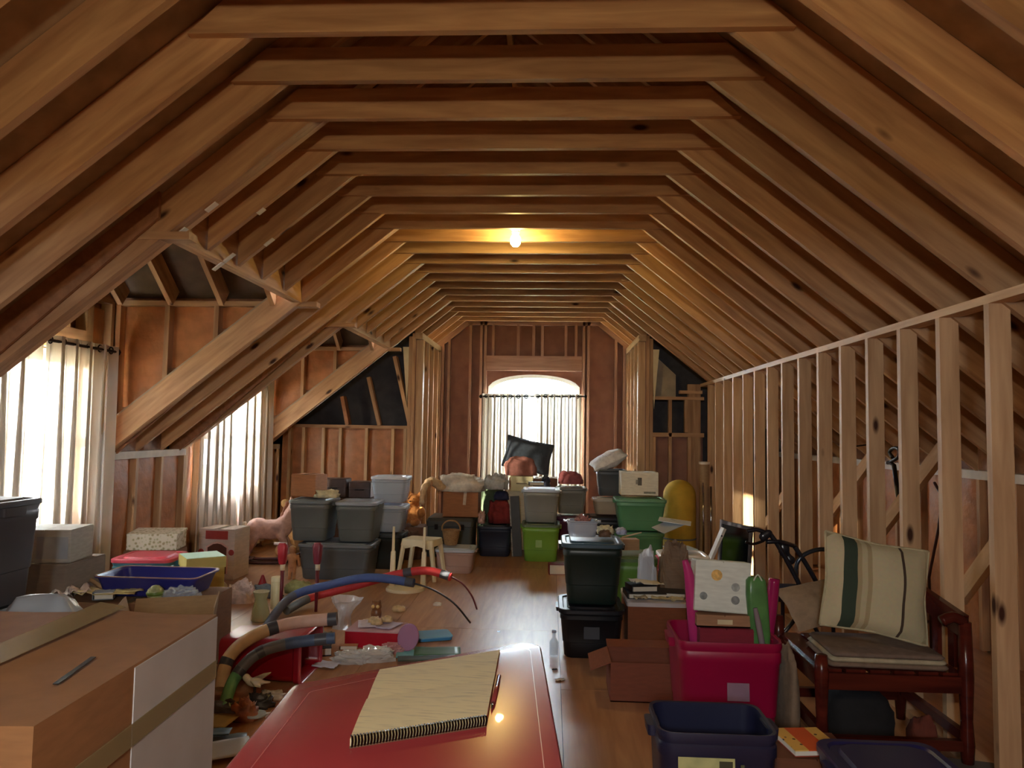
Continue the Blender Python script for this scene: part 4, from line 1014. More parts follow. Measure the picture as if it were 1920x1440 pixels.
# red toy mallets on thin stakes
for k, (px_, hd, lb) in enumerate(((526, 'left', 'red topped toy mallet with cream band, nearer the rocking horse'), (592, 'right', 'dark red topped toy mallet with cream band, in front of the wide grey tote'))):
    q = onz(px_, 1147, 0); hm = S(128, q.y)
    o = empty('toy_mallet', (q.x, q.y, 0), 0, lb, 'toy mallet', 'toy mallets')
    MB().tube([(0, 0, 0), (.004, 0, hm*.6)], [.012, .017], 8).build('shaft', plastic((104, 26, 40)), o, smooth=True)
    MB().tube([(.004, 0, hm*.6), (.004, 0, hm*.69)], .02, 8).build('band', plastic((226, 206, 170)), o, smooth=True)
    MB().loft([rrect(.05, .05, .02, hm*.69), rrect(.06, .06, .02, hm*.74), rrect(.075, .07, .02, hm*.95), rrect(.05, .05, .02, hm)]).build('head', plastic(((168, 36, 48), (120, 44, 58))[k]), o, smooth=True, ang=40)
    if k == 0: MB().tube([(-.07, 0, hm*.985), (.03, 0, hm*.985)], .012, 8).build('cross_peg', plastic((214, 196, 200)), o, smooth=True)
# small figures, jars and balls
q = onz(547, 1086, 0)
o = empty('doll', (q.x, q.y, 0), 0, 'small tan doll standing beside the wide grey tote', 'doll'); hd = S(62, q.y)
blob('body', [((0, 0, hd*.88), .035), ((0, 0, hd*.76), .018), ((0, 0, hd*.64), (.045, .03, .05)), ((0, 0, hd*.48), (.04, .03, .05))]+[((s*(.055+.006*k), -.004*k, hd*(.68-.075*k)), (.015, .015, .026)) for s in (-1, 1) for k in range(4)]+[((s*.022, 0, hd*(.38-.085*k)), (.021-.002*k, .021, .032)) for s in (-1, 1) for k in range(5)]+[((s*.022, -.012, .010), (.016, .028, .012)) for s in (-1, 1)], cloth((190, 140, 104)), o, vox=.009, smooth=2)
blob('hair', [((0, .008, hd*.91), (.04, .036, .03)), ((0, .022, hd*.84), (.034, .02, .04))], cloth((170, 130, 80)), o, vox=.009)
q = onz(488, 1164, 0); hj = S(54, q.y)
GLJ = film('greenish_glass', (206, 206, 160), .55, .06)
o = empty('glass_jar', (q.x, q.y, 0), 0, 'pale green glass jar standing on the cluttered floor', 'jar')
MB().lathe([(0, 0), (.062, 0), (.07, .012), (.066, hj*.3), (.05, hj*.6), (.044, hj*.75), (.058, hj), (.054, hj), (.04, hj*.76), (.046, hj*.6), (.062, hj*.3), (.06, .016), (0, .014)], 20).build('glass', GLJ, o, smooth=True); MB().lathe([(.056, hj*.99), (.061, hj), (.061, hj*1.02), (.055, hj*1.02)], 20).build('rim', film('glass_rim', (220, 220, 190), .3, .06), o, smooth=True)
q = onz(516, 1140, 0); hj = S(58, q.y)
o = empty('cream_canister', (q.x+.01, q.y, 0), 0, 'tall cream canister behind the glass jar', 'canister')
MB().lathe([(0, 0), (.046, 0), (.048, .006), (.048, hj*.86), (.046, hj*.87), (0, hj*.87)], 18).build('body', plastic((214, 204, 164)), o, smooth=True, ang=40); MB().lathe([(0, hj*.87), (.05, hj*.87), (.05, hj*.98), (.046, hj), (0, hj)], 18).build('lid', plastic((224, 214, 178)), o, smooth=True, ang=40)
q = onz(407, 1126, 0)
o = empty('yarn_ball', (q.x, q.y, 0), 0, 'round beige yarn ball on the floor near the open carton', 'yarn ball'); R_ = S(19, q.y)
MB().lathe([(R_*math.sin(math.pi*k/12)+.0001, R_-R_*math.cos(math.pi*k/12)) for k in range(13)], 20).build('yarn', plain('yarn', (190, 170, 136), .9, .25, 60, bump=.5), o, smooth=True)
q = onz(452, 1128, 0)
o = heap('wrapped_parcel', 'white and red wrapped parcel beside the yarn ball', 'parcel', (q.x, q.y, 0), (.24, .16, .15), plain('red_white_wrap', (196, 176, 176), .5, .35, 16), 4, 2.4, .25, sharp=True)
o = heap('grey_blue_cloth', 'grey blue crumpled cloth behind the glass jar', 'cloth', (onz(500, 1118, 0).x, onz(500, 1118, 0).y, 0), (.26, .16, .09), cloth((104, 116, 128)), 9)
q = onz(492, 1101, 0)
o = empty('toy_cone', (q.x, q.y, 0), 0, 'small red toy cone on the floor in front of the rocking horse', 'toy cone'); MB().lathe([(0, .012), (.045, .012), (.01, .11), (0, .112)], 16).build('cone', plastic((158, 50, 62)), o, smooth=True, ang=40); MB().box((0, 0, .006), (.12, .12, .012)).build('base', plastic((150, 46, 60)), o)
q = onz(556, 1110, 0)
heap('green_plush', 'pale green fuzzy toy at the foot of the wide grey tote', 'soft toy', (q.x+.02, q.y, 0), (.22, .14, .10), cloth((150, 150, 100)), 6)
q = onz(642, 1178, 0); hb_ = S(56, q.y)
o = empty('plastic_bag', (q.x, q.y, 0), 0, 'clear plastic bag standing upright with open top on the floor', 'plastic bag')
BAG = film('clear_bag', (220, 222, 226), .5, .15)
rings = []
for j in range(8):
    t = j/7; rad = .075*(1-.45*math.sin(t*3.0))+.05*t*t
    rings.append([Vector((rad*(1+.28*noise.noise(Vector((math.cos(a)*1.7, math.sin(a)*1.7, t*3))))*math.cos(a)+.03*t, rad*.6*math.sin(a), hb_*t*(1+.22*(noise.noise(Vector((math.cos(a)*2, math.sin(a)*2, 5))) if j == 7 else 0)))) for a in [2*math.pi*i/14 for i in range(14)]])
MB().loft(rings, True, False).build('film', BAG, o)
q = onz(705, 1163, 0)
o = empty('owl_figurine', (q.x, q.y, 0), 0, 'brown ceramic owl figurine beside the clear bag', 'figurine')
blob('body', [((0, 0, .05), (.045, .04, .05)), ((0, 0, .105), (.042, .038, .038)), ((.028, 0, .138), (.012, .01, .02)), ((-.028, 0, .138), (.012, .01, .02))], plain('brown_ceramic', (120, 78, 48), .3, .3, 30), o, vox=.008)
for s in (-1, 1): MB().lathe([(0, -.006), (.013, -.003), (.013, .003), (0, .006)], 12, (s*.018, -.036, .11), rotm(90)).build('eye', plastic((220, 190, 130)), o, smooth=True)
for k, (pp, rr, cc, lb) in enumerate((((748, 1145), .055, (206, 178, 132), 'flat beige shell on the floor behind the red box'), ((690, 1170), .05, (216, 190, 150), 'ridged cream shell near the owl figurine'), ((820, 1135), .035, (226, 220, 206), 'small white shell on the open floor'))):
    q = onz(*pp, 0); heap('sea_shell', lb, 'shell', (q.x, q.y, 0), (rr*2, rr*1.6, rr*.7), plain('shell_%d' % k, cc, .5, .2, 30), 20+k, 3, .2, group='sea shells on the floor', n=18)
# red box, purple dish, blue lid, folders and wrappers
x, yf, z, w, h = rect(645, 748, 1188, 1216, z=0)
o = empty('red_box', (x, yf+.15, 0), math.radians(-3), 'low bright red box with pale papers on top', 'box'); MB().loft([rrect(w, .28, .015, 0), rrect(w, .28, .015, h)]).build('body', plastic((176, 26, 46), .25), o, smooth=True, ang=40); MB().box((0, 0, h+.003), (w*.98, .27, .006)).build('lid', plastic((190, 150, 156), .4), o)
for k, (dx, dy, w_, l_, rz, c) in enumerate(((-.06, .02, .16, .2, 14, (206, 196, 206)), (.07, -.01, .14, .18, -20, (186, 176, 204)))):
    leaf('paper_sheet', ('pale lilac sheet on the red box lid, left one', 'pale lilac sheet on the red box lid, right one')[k], 'paper', (x+dx, yf+.17+dy, h+.008), w_, l_, plain('lilac_%d' % k, c, .6, .1), rz, crump=.01, seed=k+3)
for k, (dx, dy) in enumerate(((-.03, .09), (.05, .12), (.0, .04))):
    heap('sea_shell', ('tan shell at the back of the red box', 'cream shell at the right on the red box', 'small tan shell at the front on the red box')[k], 'shell', (x+dx, yf+.1+dy, h+.024), (.08, .06, .035), plain('shell_t%d' % k, (196, 166, 120), .5, .3, 30), 30+k, 3, .25, n=16)
q = onz(762, 1222, 0)
o = empty('glass_dish', (q.x+.03, q.y+.02, 0), math.radians(-30), 'purple glass dish standing on edge beside the red box', 'dish')
PG_ = film('purple_glass', (110, 50, 80), .5, .06); R_ = .085
MB().lathe([(0, 0), (R_*.5, .003), (R_*.85, .014), (R_, .036), (R_*.97, .038), (R_*.82, .018), (R_*.5, .008), (0, .006)], 26, (0, 0, R_), rotm(72)).build('glass', PG_, o, smooth=True)
MB().lathe([(R_*.96, .034), (R_*1.02, .036), (R_*1.02, .042), (R_*.96, .042)], 26, (0, 0, R_), rotm(72)).build('rim', film('purple_rim', (180, 130, 160), .2, .08), o, smooth=True)
q = onz(812, 1196, 0)
o = empty('blue_dish_tray', (q.x, q.y, 0), math.radians(20), 'bright blue plastic tray lying on the floor beside the red box', 'tray'); MB().loft([rrect(.22, .17, .03, 0), rrect(.24, .19, .03, .004), rrect(.24, .19, .03, .024), rrect(.22, .17, .025, .026), rrect(.20, .15, .02, .012), rrect(.1, .08, .02, .012)]).build('pan', plastic((60, 140, 196), .25), o, smooth=True, ang=35); MB().loft([rrect(.242, .192, .03, .02), rrect(.25, .2, .03, .022), rrect(.25, .2, .03, .028), rrect(.23, .18, .03, .028)]).build('rim', plastic((110, 180, 220), .25), o, smooth=True, ang=35)
for k, (pp, w_, l_, rz, c, lb) in enumerate((((775, 1228), .22, .16, 10, (108, 176, 178), 'pale teal folder on the floor behind the table'), ((820, 1225), .30, .18, 8, (70, 112, 78), 'green folder on the floor behind the table'), ((800, 1240), .36, .10, 12, (44, 66, 56), 'dark green folder edge at the back of the table'))):
    q = onz(*pp, 0); leaf('folder', lb, 'folder', (q.x, q.y, .004+.006*k), w_, l_, plastic(c, .4), rz, crump=.006, seed=k, th=.003, group='folders on the floor')
for k, (pp, sz, lb) in enumerate((((660, 1240), (.22, .14, .06), 'crumpled clear wrapper at the back left of the table'), ((705, 1236), (.24, .15, .07), 'crumpled clear wrapper in front of the red box'), ((735, 1222), (.14, .10, .05), 'small pinkish wrapper under the purple dish'))):
    q = onz(*pp, 0); heap('plastic_wrapper', lb, 'wrapper', (q.x, q.y, 0), sz, film('wrapper_%d' % k, ((226, 224, 220), (230, 228, 222), (220, 160, 160))[k], .35, .1), 40+k, 2.4, .32, sharp=True, group='crumpled wrappers')
q = onz(612, 1250, 0); leaf('paper_card', 'white card lying behind the left end of the table', 'card', (q.x, q.y, .01), .15, .10, plain('bluewhite', (206, 208, 232), .6), -10, (4, 0), crump=.008, seed=2)
q = onz(655, 1216, 0); book('pencil_box', 'narrow tan wooden box in front of the red box', (q.x, q.y-.02, .001), .12, .05, .03, (166, 112, 72), 6, cat='box')
q = onz(609, 1228, 0); book('small_case', 'small black case by the foam tubes', (q.x-.0, q.y, .001), .08, .06, .05, (26, 26, 32), 20, cat='case')
q = onz(590, 1215, 0); heap('grey_cloth', 'grey crumpled cloth under the tube ends beside the red tote', 'cloth', (q.x-.02, q.y+.0, 0), (.22, .18, .12), cloth((150, 140, 132)), 13)
# red cloth lying under mallets
q = onz(575, 1160, 0); leaf('red_cloth', 'faded red cloth spread on the floor below the mallets', 'cloth', (q.x+.12, q.y-.12, .003), .40, .22, cloth((150, 70, 52)), 8, crump=.01, seed=7)
# bottom-left papers and trinkets
q = onz(405, 1362, 0)
leaf('envelope', 'tan envelope on the floor beside the moving carton', 'envelope', (q.x-.05, q.y, .03), .28, .20, card((188, 164, 110)), -4, (0, 0), crump=.004, seed=1, th=.004)
q = onz(385, 1405, 0)
for k, (dx, dy, w_, l_, rz, c, lb, t_) in enumerate(((.02, .02, .30, .16, 22, (120, 132, 140), 'grey blue folder under the white folder on the floor', 2), (.06, -.08, .34, .16, 30, (206, 210, 218), 'white folder slanting beside the table', 5), (-.06, .08, .26, .08, 12, (96, 130, 160), 'thin blue booklet below the tan envelope', 0))):
    leaf('folder', lb, 'folder', (q.x+dx, q.y+dy, .012+.012*k), w_, l_, plastic(c, .5), rz, (t_, 0), crump=.004, seed=k, th=.004)
q = onz(474, 1318, 0)
o = empty('bird_figurine', (q.x, q.y+.02, .0), math.radians(8), 'white bird figurine with spread wings among the trinkets', 'figurine')
WH = plain('white_ceramic', (226, 220, 206), .35, .08)
blob('body', [((0, 0, .10), (.05, .025, .025)), ((-.045, 0, .125), .022), ((.055, 0, .10), (.03, .015, .008))], WH, o, vox=.008)
for s in (-1, 1): MB().prism([(-.03, 0), (.03, 0), (.055, .11), (.02, .09)], .108, .114, 'z').build('wing', WH, o, (0, s*.012, 0), (0 if s > 0 else math.pi, 0, 0)) if s > 0 else MB().prism([(-.03, 0), (.02, -.09), (.055, -.11), (.03, 0)], .108, .114, 'z').build('wing', WH, o)
MB().lathe([(0, 0), (.035, 0), (.03, .01), (.008, .03), (.008, .09), (0, .09)], 12).build('base', plain('dark_base', (60, 50, 46), .4), o, smooth=True, ang=40)
for k, (pp, sz, c, lb) in enumerate((((425, 1345), (.18, .12, .07), (70, 60, 58), 'dark crumpled cloth among the trinkets'), ((455, 1352), (.12, .09, .09), (176, 116, 86), 'tan crumpled plush toy among the trinkets'), ((480, 1330), (.14, .10, .06), (60, 58, 62), 'dark metal trinket heap near the table edge'), ((500, 1318), (.14, .05, .04), (206, 196, 186), 'white porcelain piece near the table edge'))):
    q = onz(*pp, 0); heap('trinket', lb, 'trinket', (q.x, q.y+.02*k, 0), sz, plain('trinket_%d' % k, c, .4, .4, 24), 50+k, 3, .4, n=20)
q = onz(482, 1346, 0)
o = empty('hand_mirror', (q.x, q.y-.02, .0), math.radians(25), 'small blue white hand mirror near the table edge', 'mirror'); MB().lathe([(0, .02), (.05, .02), (.052, .026), (.05, .03), (0, .031)], 20).build('glass', plain('mirror_blue', (190, 212, 230), .1, .03), o, smooth=True, ang=40); MB().box((.085, 0, .015), (.08, .018, .02)).build('handle', plastic((200, 206, 216)), o)
for k, (pp, w_, l_, rz) in enumerate((((1050, 1276), .055, .035, 20), ((935, 1186), .02, .02, 0), ((1040, 1257), .03, .015, 30))):
    q = onz(*pp, 0); leaf('paper_scrap', ('white folded paper scrap on the open floor right of the table', 'tiny white scrap on the open floor', 'tiny dark scrap above the folded paper scrap')[k], 'paper scrap', (q.x, q.y, .001), w_, l_, plain('scrap_%d' % k, ((236, 240, 244), (240, 240, 240), (60, 54, 52))[k], .6), rz, crump=.008, seed=k)

# ------------------------------------------------------------------ pile in front of the gable window
x, yf, z, w, h = rect(798, 896, 966, 1046, y=8.75)
yf = onz(850, 1046, 0).y
o = empty('steamer_chest', (ony(844, 1046, yf).x-.02, yf+.3, 0), 0, 'dark green grey trunk at the left of the gable pile', 'trunk'); MT = plastic((62, 66, 62), .5)
w, h = S(88, yf), S(72, yf)
MB().loft([rrect(w*.97, .52, .03, 0), rrect(w*.97, .52, .03, h*.78)]).build('body', MT, o, smooth=True, ang=35); MB().loft([rrect(w, .55, .03, h*.79), rrect(w, .55, .03, h*.92), rrect(w*.94, .5, .03, h)]).build('lid', plastic((70, 70, 66), .45), o, smooth=True, ang=35)
for s in (-1, 1): MB().box((s*w*.28, -.275, h*.78), (.04, .012, .06)).build('latch', METAL, o)
trx, try_, trh = o.location.x, yf, h
carton('brown carton under the pale cloths on the trunk', ony(863, 955, yf+.12).x, yf+.14, trh+.002, S(66, yf+.1), .36, S(46, yf+.1), (166, 110, 70))
cz = trh+.012+S(46, yf+.1); cx = ony(863, 955, yf+.12).x
heap('white_cloth', 'heap of white and cream clothes on the brown carton', 'clothes', (cx-.02, yf+.30, cz), (.54, .38, .19), cloth((214, 204, 190)), 11, 2.0, .3, n=44)
heap('grey_cloth', 'pale grey garment slumped at the right of the clothes heap', 'clothes', (cx+.40, yf+.28, cz+.03), (.26, .26, .16), cloth((176, 176, 172)), 17, 2, .3, n=36)
o = empty('plush_dog', (cx-.29, yf+.17, cz), 0, 'cream plush dog drooping over the left end of the brown carton', 'soft toy')
blob('body', [((.05, 0, .05), (.07, .06, .05)), ((0, -.01, .09), (.07, .055, .05)), ((-.05, -.03, .12), (.06, .05, .05)), ((-.09, -.06, .10), (.05, .045, .05)), ((-.12, -.10, .05), (.045, .04, .05)), ((-.135, -.13, -.01), (.038, .036, .05)), ((-.14, -.15, -.07), (.032, .032, .05)), ((-.14, -.16, -.12), (.036, .038, .034))], cloth((206, 176, 140)), o, vox=.012)
blob('ear', [((-.05, -.085, .10), (.02, .014, .045))], cloth((176, 136, 100)), o, vox=.008)
o = empty('white_ribbon', (cx+.05, yf+.128, cz-.02), 0, 'white strap hanging down the front of the brown carton', 'strap'); MB().box((0, 0, -.05), (.035, .004, .16), rotm(0, 4, 0)).build('band', cloth((214, 196, 176)), o); MB().box((0, -.001, .03), (.05, .006, .02)).build('loop', cloth((214, 196, 176)), o)
heap('brown_blanket', 'brown blanket heap left of the dark trunk', 'blanket', (ony(790, 1010, 8.5).x-.10, 8.42, 0), (.28, .30, .30), cloth((92, 64, 52)), 21, 2.0, .2, n=36)
bear('orange plush toy sitting between the clear tubs and the trunk', (ony(770, 985, 8.55).x-.03, 8.94, .302), .95, (186, 120, 60), -20)
carton('low carton under the orange plush toy', ony(770, 985, 8.55).x-.03, 8.76, 0, .28, .34, .29, (110, 74, 54))
# navy tote with bags on top
x, yf, z, w, h = rect(896, 956, 985, 1044, z=0)
tote('navy tote below the red and green bags', x, yf, 0, w, .42, h, (42, 48, 66), (50, 54, 70), taper=.92)
heap('red_bag', 'dark red fabric bag on the navy tote', 'bag', (x+.05, yf+.20, h+.004), (.28, .26, .24), cloth((130, 42, 42)), 23, 2.2, .3)
heap('floral_scarf', 'pink and white scarf at the left of the red bag', 'scarf', (x-.155, yf+.06, h+.004), (.08, .08, .14), plain('pink_scarf', (206, 166, 156), .8, .4, 40), 24, 3, .4)
heap('green_bag', 'dark green garment bag behind the red bag', 'bag', (x-.09, yf+.68, 0), (.34, .28, .84), cloth((74, 88, 66)), 25, 1.6, .12, n=34)
heap('navy_bag', 'navy blue pouch lying on top of the dark red bag', 'bag', (x+.06, yf+.22, h+.27), (.18, .14, .10), cloth((40, 44, 74)), 26, 1.6, .12)
# leaning dark panel
q = onz(972, 1046, 0)
o = empty('leaning_screen', (q.x-.03, q.y+.06, 0), 0, 'narrow dark framed panel leaning between navy and lime totes', 'panel'); hp = S(112, q.y)
MB().box((-.01, .05, hp/2), (.11, .02, hp), rotm(-3, -4, 0)).build('board', plain('dark_board', (56, 52, 50), .5, .15), o); MB().box((-.066, .045, hp/2), (.014, .026, hp), rotm(-3, -4, 0)).build('edge_strip', plain('dotted_edge', (150, 140, 130), .5, .5, 60), o)
# lime and grey totes
x, yf, z, w, h = rect(979, 1047, 986, 1054, z=0)
tote('lime green tote in the middle before the gable window', x, yf, 0, w, .46, h+.02, (120, 168, 62), (100, 116, 92), taper=.88, sticker=(-.02, .2, .07, .08, (150, 190, 110)))
tote('light grey tote with pale blue lid on the lime green tote', x, yf+.02, h+.024, w*.98, .42, S(64, yf), (138, 142, 138), (196, 212, 232), taper=.86)
gx, gy, gz = x, yf, h+.024+S(64, yf)+.02
book('spectacle_case', 'black spectacle case on the pale blue lid', (gx-.06, gy+.12, gz), .17, .08, .04, (40, 42, 42), 8, cat='case')
q = ony(1068, 1040, 9.02)
tote('maroon tote behind the lime green tote', q.x+.03, 9.21, 0, .36, .38, ony(1068, 970, 9.02).z, (96, 44, 66), (104, 52, 72))
mz = ony(1068, 970, 9.02).z+.018
tote('grey tote on the maroon tote, right of the window pile', q.x+.02, 9.22, mz, .36, .34, S(52, 9.05), (140, 140, 134), (126, 126, 122))
mz += S(52, 9.05)+.008
heap('red_pouch', 'dusty red fabric pouch on the grey tote by the window', 'pouch', (q.x+.01, 9.38, mz+.014), (.30, .26, .15), plain('dusty_red', (150, 78, 78), .8, .2, 20), 28, 2, .18)
# cartons and cushions against the curtains
q = ony(980, 960, 9.15)
carton('white carton below the file box in the window pile', q.x+.02, 9.12, 0, .42, .34, ony(980, 922, 9.15).z, (206, 194, 170))
fz = ony(980, 922, 9.15).z+.009
o = empty('file_box', (ony(978, 918, 9.15).x, 9.28, fz), 0, 'cream lidded file box with dark label slot in the window pile', 'box'); w, h = S(40, 9.15), S(27, 9.15)
MB().box((0, 0, h*.4), (w, .28, h*.8)).build('body', plain('cream_board', (214, 204, 160), .6, .06), o); MB().box((0, 0, h*.86), (w+.012, .292, h*.28)).build('lid', plain('cream_board', (214, 204, 160)), o); MB().box((0, -.148, h*.52), (w*.5, .003, .014)).build('label_slot', plain('label_brown', (120, 100, 70), .5), o)
carton('tall brown carton behind the file box against the curtain', ony(1000, 900, 9.6).x, 9.55, 0, .62, .40, .84, (130, 92, 66))
heap('navy_cloth', 'navy folded cloth right of the file box', 'cloth', (-.055, 9.32, fz-.0), (.12, .22, .16), cloth((44, 50, 68)), 29, 2.5, .25)
carton('low carton carrying the navy folded cloth', -.03, 9.13, 0, .12, .34, fz-.009, (120, 104, 84))
pillow('pillow', 'dark blue grey pillow standing highest in the window pile', (ony(990, 858, 9.75).x, 9.75, 1.13), .62, .42, .22, cloth((66, 74, 84)), (74, 12, 4), piping=cloth((50, 56, 66)))
heap('brown_cushion', 'dusty brown cushion folded in front of the dark pillow', 'cushion', (ony(978, 890, 9.35).x-.01, 9.30, fz+S(27, 9.15)+.006), (.40, .22, .22), cloth((150, 96, 84)), 31, 1.6, .2)
# ------------------------------------------------------------------ stack at the right of the gable window
q = ony(1135, 1010, 8.75); x = q.x
z1 = ony(1135, 968, 8.75).z
tote('black tote at the foot of the stack right of the window', x, 8.78, 0, .44, .42, z1, (26, 28, 36), (34, 36, 46))
z2 = ony(1135, 934, 8.75).z
tote('frosted pale tub in the middle of the stack right of the window', x+.03, 8.82, z1+.012, .32, .34, z2-z1-.01, (200, 190, 176), (190, 184, 172), mat=film('frosted_tub', (196, 180, 160), .3, .35))
z3 = ony(1145, 884, 8.75).z
o = tote('slate grey bin holding a white pillow right of the window', x+.07, 8.84, z2+.016, .33, .30, z3-z2, (74, 80, 86), None, taper=.82, name='storage_bin')
pillow('pillow', 'white pillow stuffed into the slate grey bin', (x+.045, 8.98, z3+.125), .44, .30, .17, cloth((222, 220, 218)), (14, -26, 6), seed=4)
q = ony(1202, 1000, 8.3); xg = q.x
zg = ony(1202, 1000, 8.3).z
tote('lower green tote under another green tote by the wing wall', xg, 8.3, 0, .50, .42, zg+.02, (84, 138, 96), (88, 140, 100))
zt = ony(1202, 938, 8.3).z
tote('upper green tote with a white printed box on it by the wing wall', xg, 8.28, zg+.028, .54, .42, zt-zg, (86, 148, 108), (110, 166, 130), taper=.82)
zb = zt+.046
o = carton('white printed box with a small picture on the upper green tote', ony(1199, 936, 8.35).x, 8.33, zb, S(68, 8.35), .30, S(42, 8.35), (226, 226, 210), name='printed_carton', tape=False)
w, h = S(68, 8.35), S(42, 8.35)
for dx, dz, w_, h_, c in ((.0, h*.62, .045, .085, (90, 90, 80)), (-.03, h*.60, .03, .05, (150, 150, 140)), (.11, h*.14, .13, .022, (140, 142, 126))): MB().box((dx, -.1512, dz), (w_, .002, h_)).build('printed_mark', plain('mark_%d' % c[0], c, .5, .3, 40), o)
q = onz(1282, 1030, 0)
o = empty('bolster_pouf', (ony(1281, 1000, 9.0).x-.045, 9.0, 0), 0, 'plain rounded yellow bolster standing upright by the wing wall', 'bolster'); R_ = S(30, 8.9); hh = .90
MB().lathe([(0, 0), (R_*.9, .0), (R_, .03), (R_, hh-R_)]+[(R_*math.cos(a), hh-R_+R_*math.sin(a)) for a in [math.pi/2*k/7 for k in range(1, 8)]], 28).build('cover', plain('yellow_plush', (206, 170, 60), .8, .08, 14), o, smooth=True, ang=50)
MB().lathe([(R_+.001, .2), (R_+.006, .205), (R_+.006, .215), (R_+.001, .22)], 28).build('seam', plain('grey_seam', (110, 112, 108), .8), o, smooth=True)
# tubes and rods by the wing wall
q = onz(1322, 1035, 0)
o = empty('cardboard_tube', (ony(1322, 1000, 8.95).x, 8.98, 0), 0, 'tall cardboard tube standing at the end of the stud wall', 'tube'); ht = ony(1322, 866, 8.95).z
MB().lathe([(0, 0), (.062, 0), (.062, ht), (.054, ht), (.054, ht-.03), (0, ht-.03)], 20).build('tube', card((170, 140, 104)), o, smooth=True, ang=40); MB().lathe([(.063, ht-.03), (.067, ht-.028), (.067, ht), (.063, ht)], 20).build('cap', plain('white_cap', (226, 216, 200), .5), o, smooth=True, ang=40)
for k, (px_, yt, lb) in enumerate(((1319, 905, 'taller thin chrome rod in front of the cardboard tube'), (1333, 912, 'shorter thin chrome rod right of the cardboard tube'))):
    h_ = ony(px_, yt, 8.8).z; o = empty('chrome_rod', (ony(px_, 1000, 8.8).x, 8.80-.02*k, 0), 0, lb, 'rod', 'chrome rods by the stud wall'); MB().tube([(0, 0, 0), (.0, .02, h_)], .012, 10).build('shaft', CHROME, o, smooth=True); MB().lathe([(0, 0), (.016, 0), (.016, .02), (0, .02)], 10).build('foot', BLACK, o)
# leaning board and framed mirror
a, b = onz(1330, 1150, 0), ony(1366, 985, 6.35)
o = empty('leaning_board', (1.30, 6.1, 0), math.radians(0), 'pale grey shelf board leaning against the studs', 'board'); m_ = plain('pale_board', (196, 190, 176), .5, .08)
t0, t1 = ony(1322, 1075, 6.5), ony(1357, 990, 6.5)
sl = (t1-t0); base = t0+sl*(-(t0.z)/sl.z)
o.location = (base.x, 6.5, 0)
beam('board', Vector((0, .0, .03)), Vector((t1.x-base.x, .0, t1.z)), .022, .11, m_, o, up=(0, 1, 0)); MB().lathe([(0, 0), (.008, 0), (.008, .004), (0, .004)], 8, (t1.x-base.x-.03, -.056, t1.z-.06), rotm(90)).build('screw_hole', BLACK, o)
o = empty('framed_mirror', (ony(1365, 1080, 6.6).x+.10, 6.80, 0), math.radians(-72), 'dark framed mirror leaning behind the pale board', 'mirror'); mh = ony(1365, 985, 6.6).z
for dx, dz, w_, h_ in ((-.24, 0, .03, mh), (.24, 0, .03, mh)): MB().box((dx, 0, mh/2), (w_, .022, mh), rotm(-4, 0, 0)).build('frame_rail', plain('grey_frame', (74, 72, 78), .4), o)
for zz in (.02, mh-.02): MB().box((0, (zz-mh/2)*.07, zz), (.5, .022, .03)).build('frame_rail', plain('grey_frame', (74, 72, 78)), o)
MB().box((0, .004, mh/2), (.46, .006, mh-.05), rotm(-4, 0, 0)).build('glass', plain('mirror_glass', (120, 124, 132), .08, .02, metal=1), o)

# ------------------------------------------------------------------ dark totes in the aisle
x, yf, z, w, h = rect(1056, 1162, 1142, 1237, z=0)
AISX, AISY = x, yf
tote('black tote at the bottom of the aisle stack with a faint sticker', x, yf, 0, w+.03, .44, h, (18, 20, 26), (22, 26, 34), taper=.86, sticker=(.0, h*.50, .10, .075, (52, 54, 62)))
h2 = S(118, yf)
tote('dark green tote on top of the black tote in the aisle', x+.005, yf+.02, h+.004, w+.01, .42, h2, (24, 40, 36), (60, 84, 96), taper=.84)
zt = h+.004+h2+.016
q = ony(1092, 1032, yf+.06)
o = tote('small clear box of pink trinkets on the dark green tote', q.x, yf+.06, zt, .19, .17, .105, (210, 200, 200), None, clear=True, name='trinket_box', cat='box', taper=.95)
heap('trinket', 'pink and brown trinkets piled in the small clear box', 'trinket', (q.x, yf+.145, zt+.02), (.10, .09, .09), plain('pink_trinkets', (150, 100, 92), .5, .6, 60), 61, 4, .5, sharp=True)
for k, (pp, sz, c, lb) in enumerate((((1128, 1026), (.14, .11, .07), (206, 196, 160), 'cream lace doily bundle on the dark green tote'), ((1125, 1034), (.10, .08, .05), (110, 84, 64), 'brown trinket in front of the lace bundle'), ((1150, 1026), (.09, .12, .05), (180, 186, 214), 'pale lilac cloth at the right of the dark green tote lid'))):
    q = ony(*pp, yf+.12+.07*(k != 1)); heap('trinket', lb, 'trinket', (q.x+.03+.03*(k == 2), yf+.12+.14*(k != 1), zt), [s_*.8 for s_ in sz], plain('tr_%d' % c[0], c, .6, .3, 40), 62+k, 3, .35, n=20)
q = onz(1057, 1185, 0)
o = empty('glass_bottle', (x-w/2-.055, yf+.05, 0), 0, 'small clear glass bottle on the floor left of the black tote', 'bottle'); MB().lathe([(0, 0), (.028, 0), (.03, .01), (.03, .09), (.012, .12), (.012, .15), (.008, .15), (.008, .12), (.024, .09), (.024, .012), (0, .01)], 14).build('glass', film('bottle_glass', (214, 226, 236), .75, .05), o, smooth=True); MB().lathe([(0, .15), (.014, .15), (.014, .165), (0, .166)], 12).build('cap', plastic((170, 180, 196)), o, smooth=True)
q = onz(1046, 1068, 0)
book('red_case', 'small dark red case on the floor behind the dark green tote', (q.x, q.y-.2, 0), .20, .16, .10, (130, 30, 40), 4, cat='case')
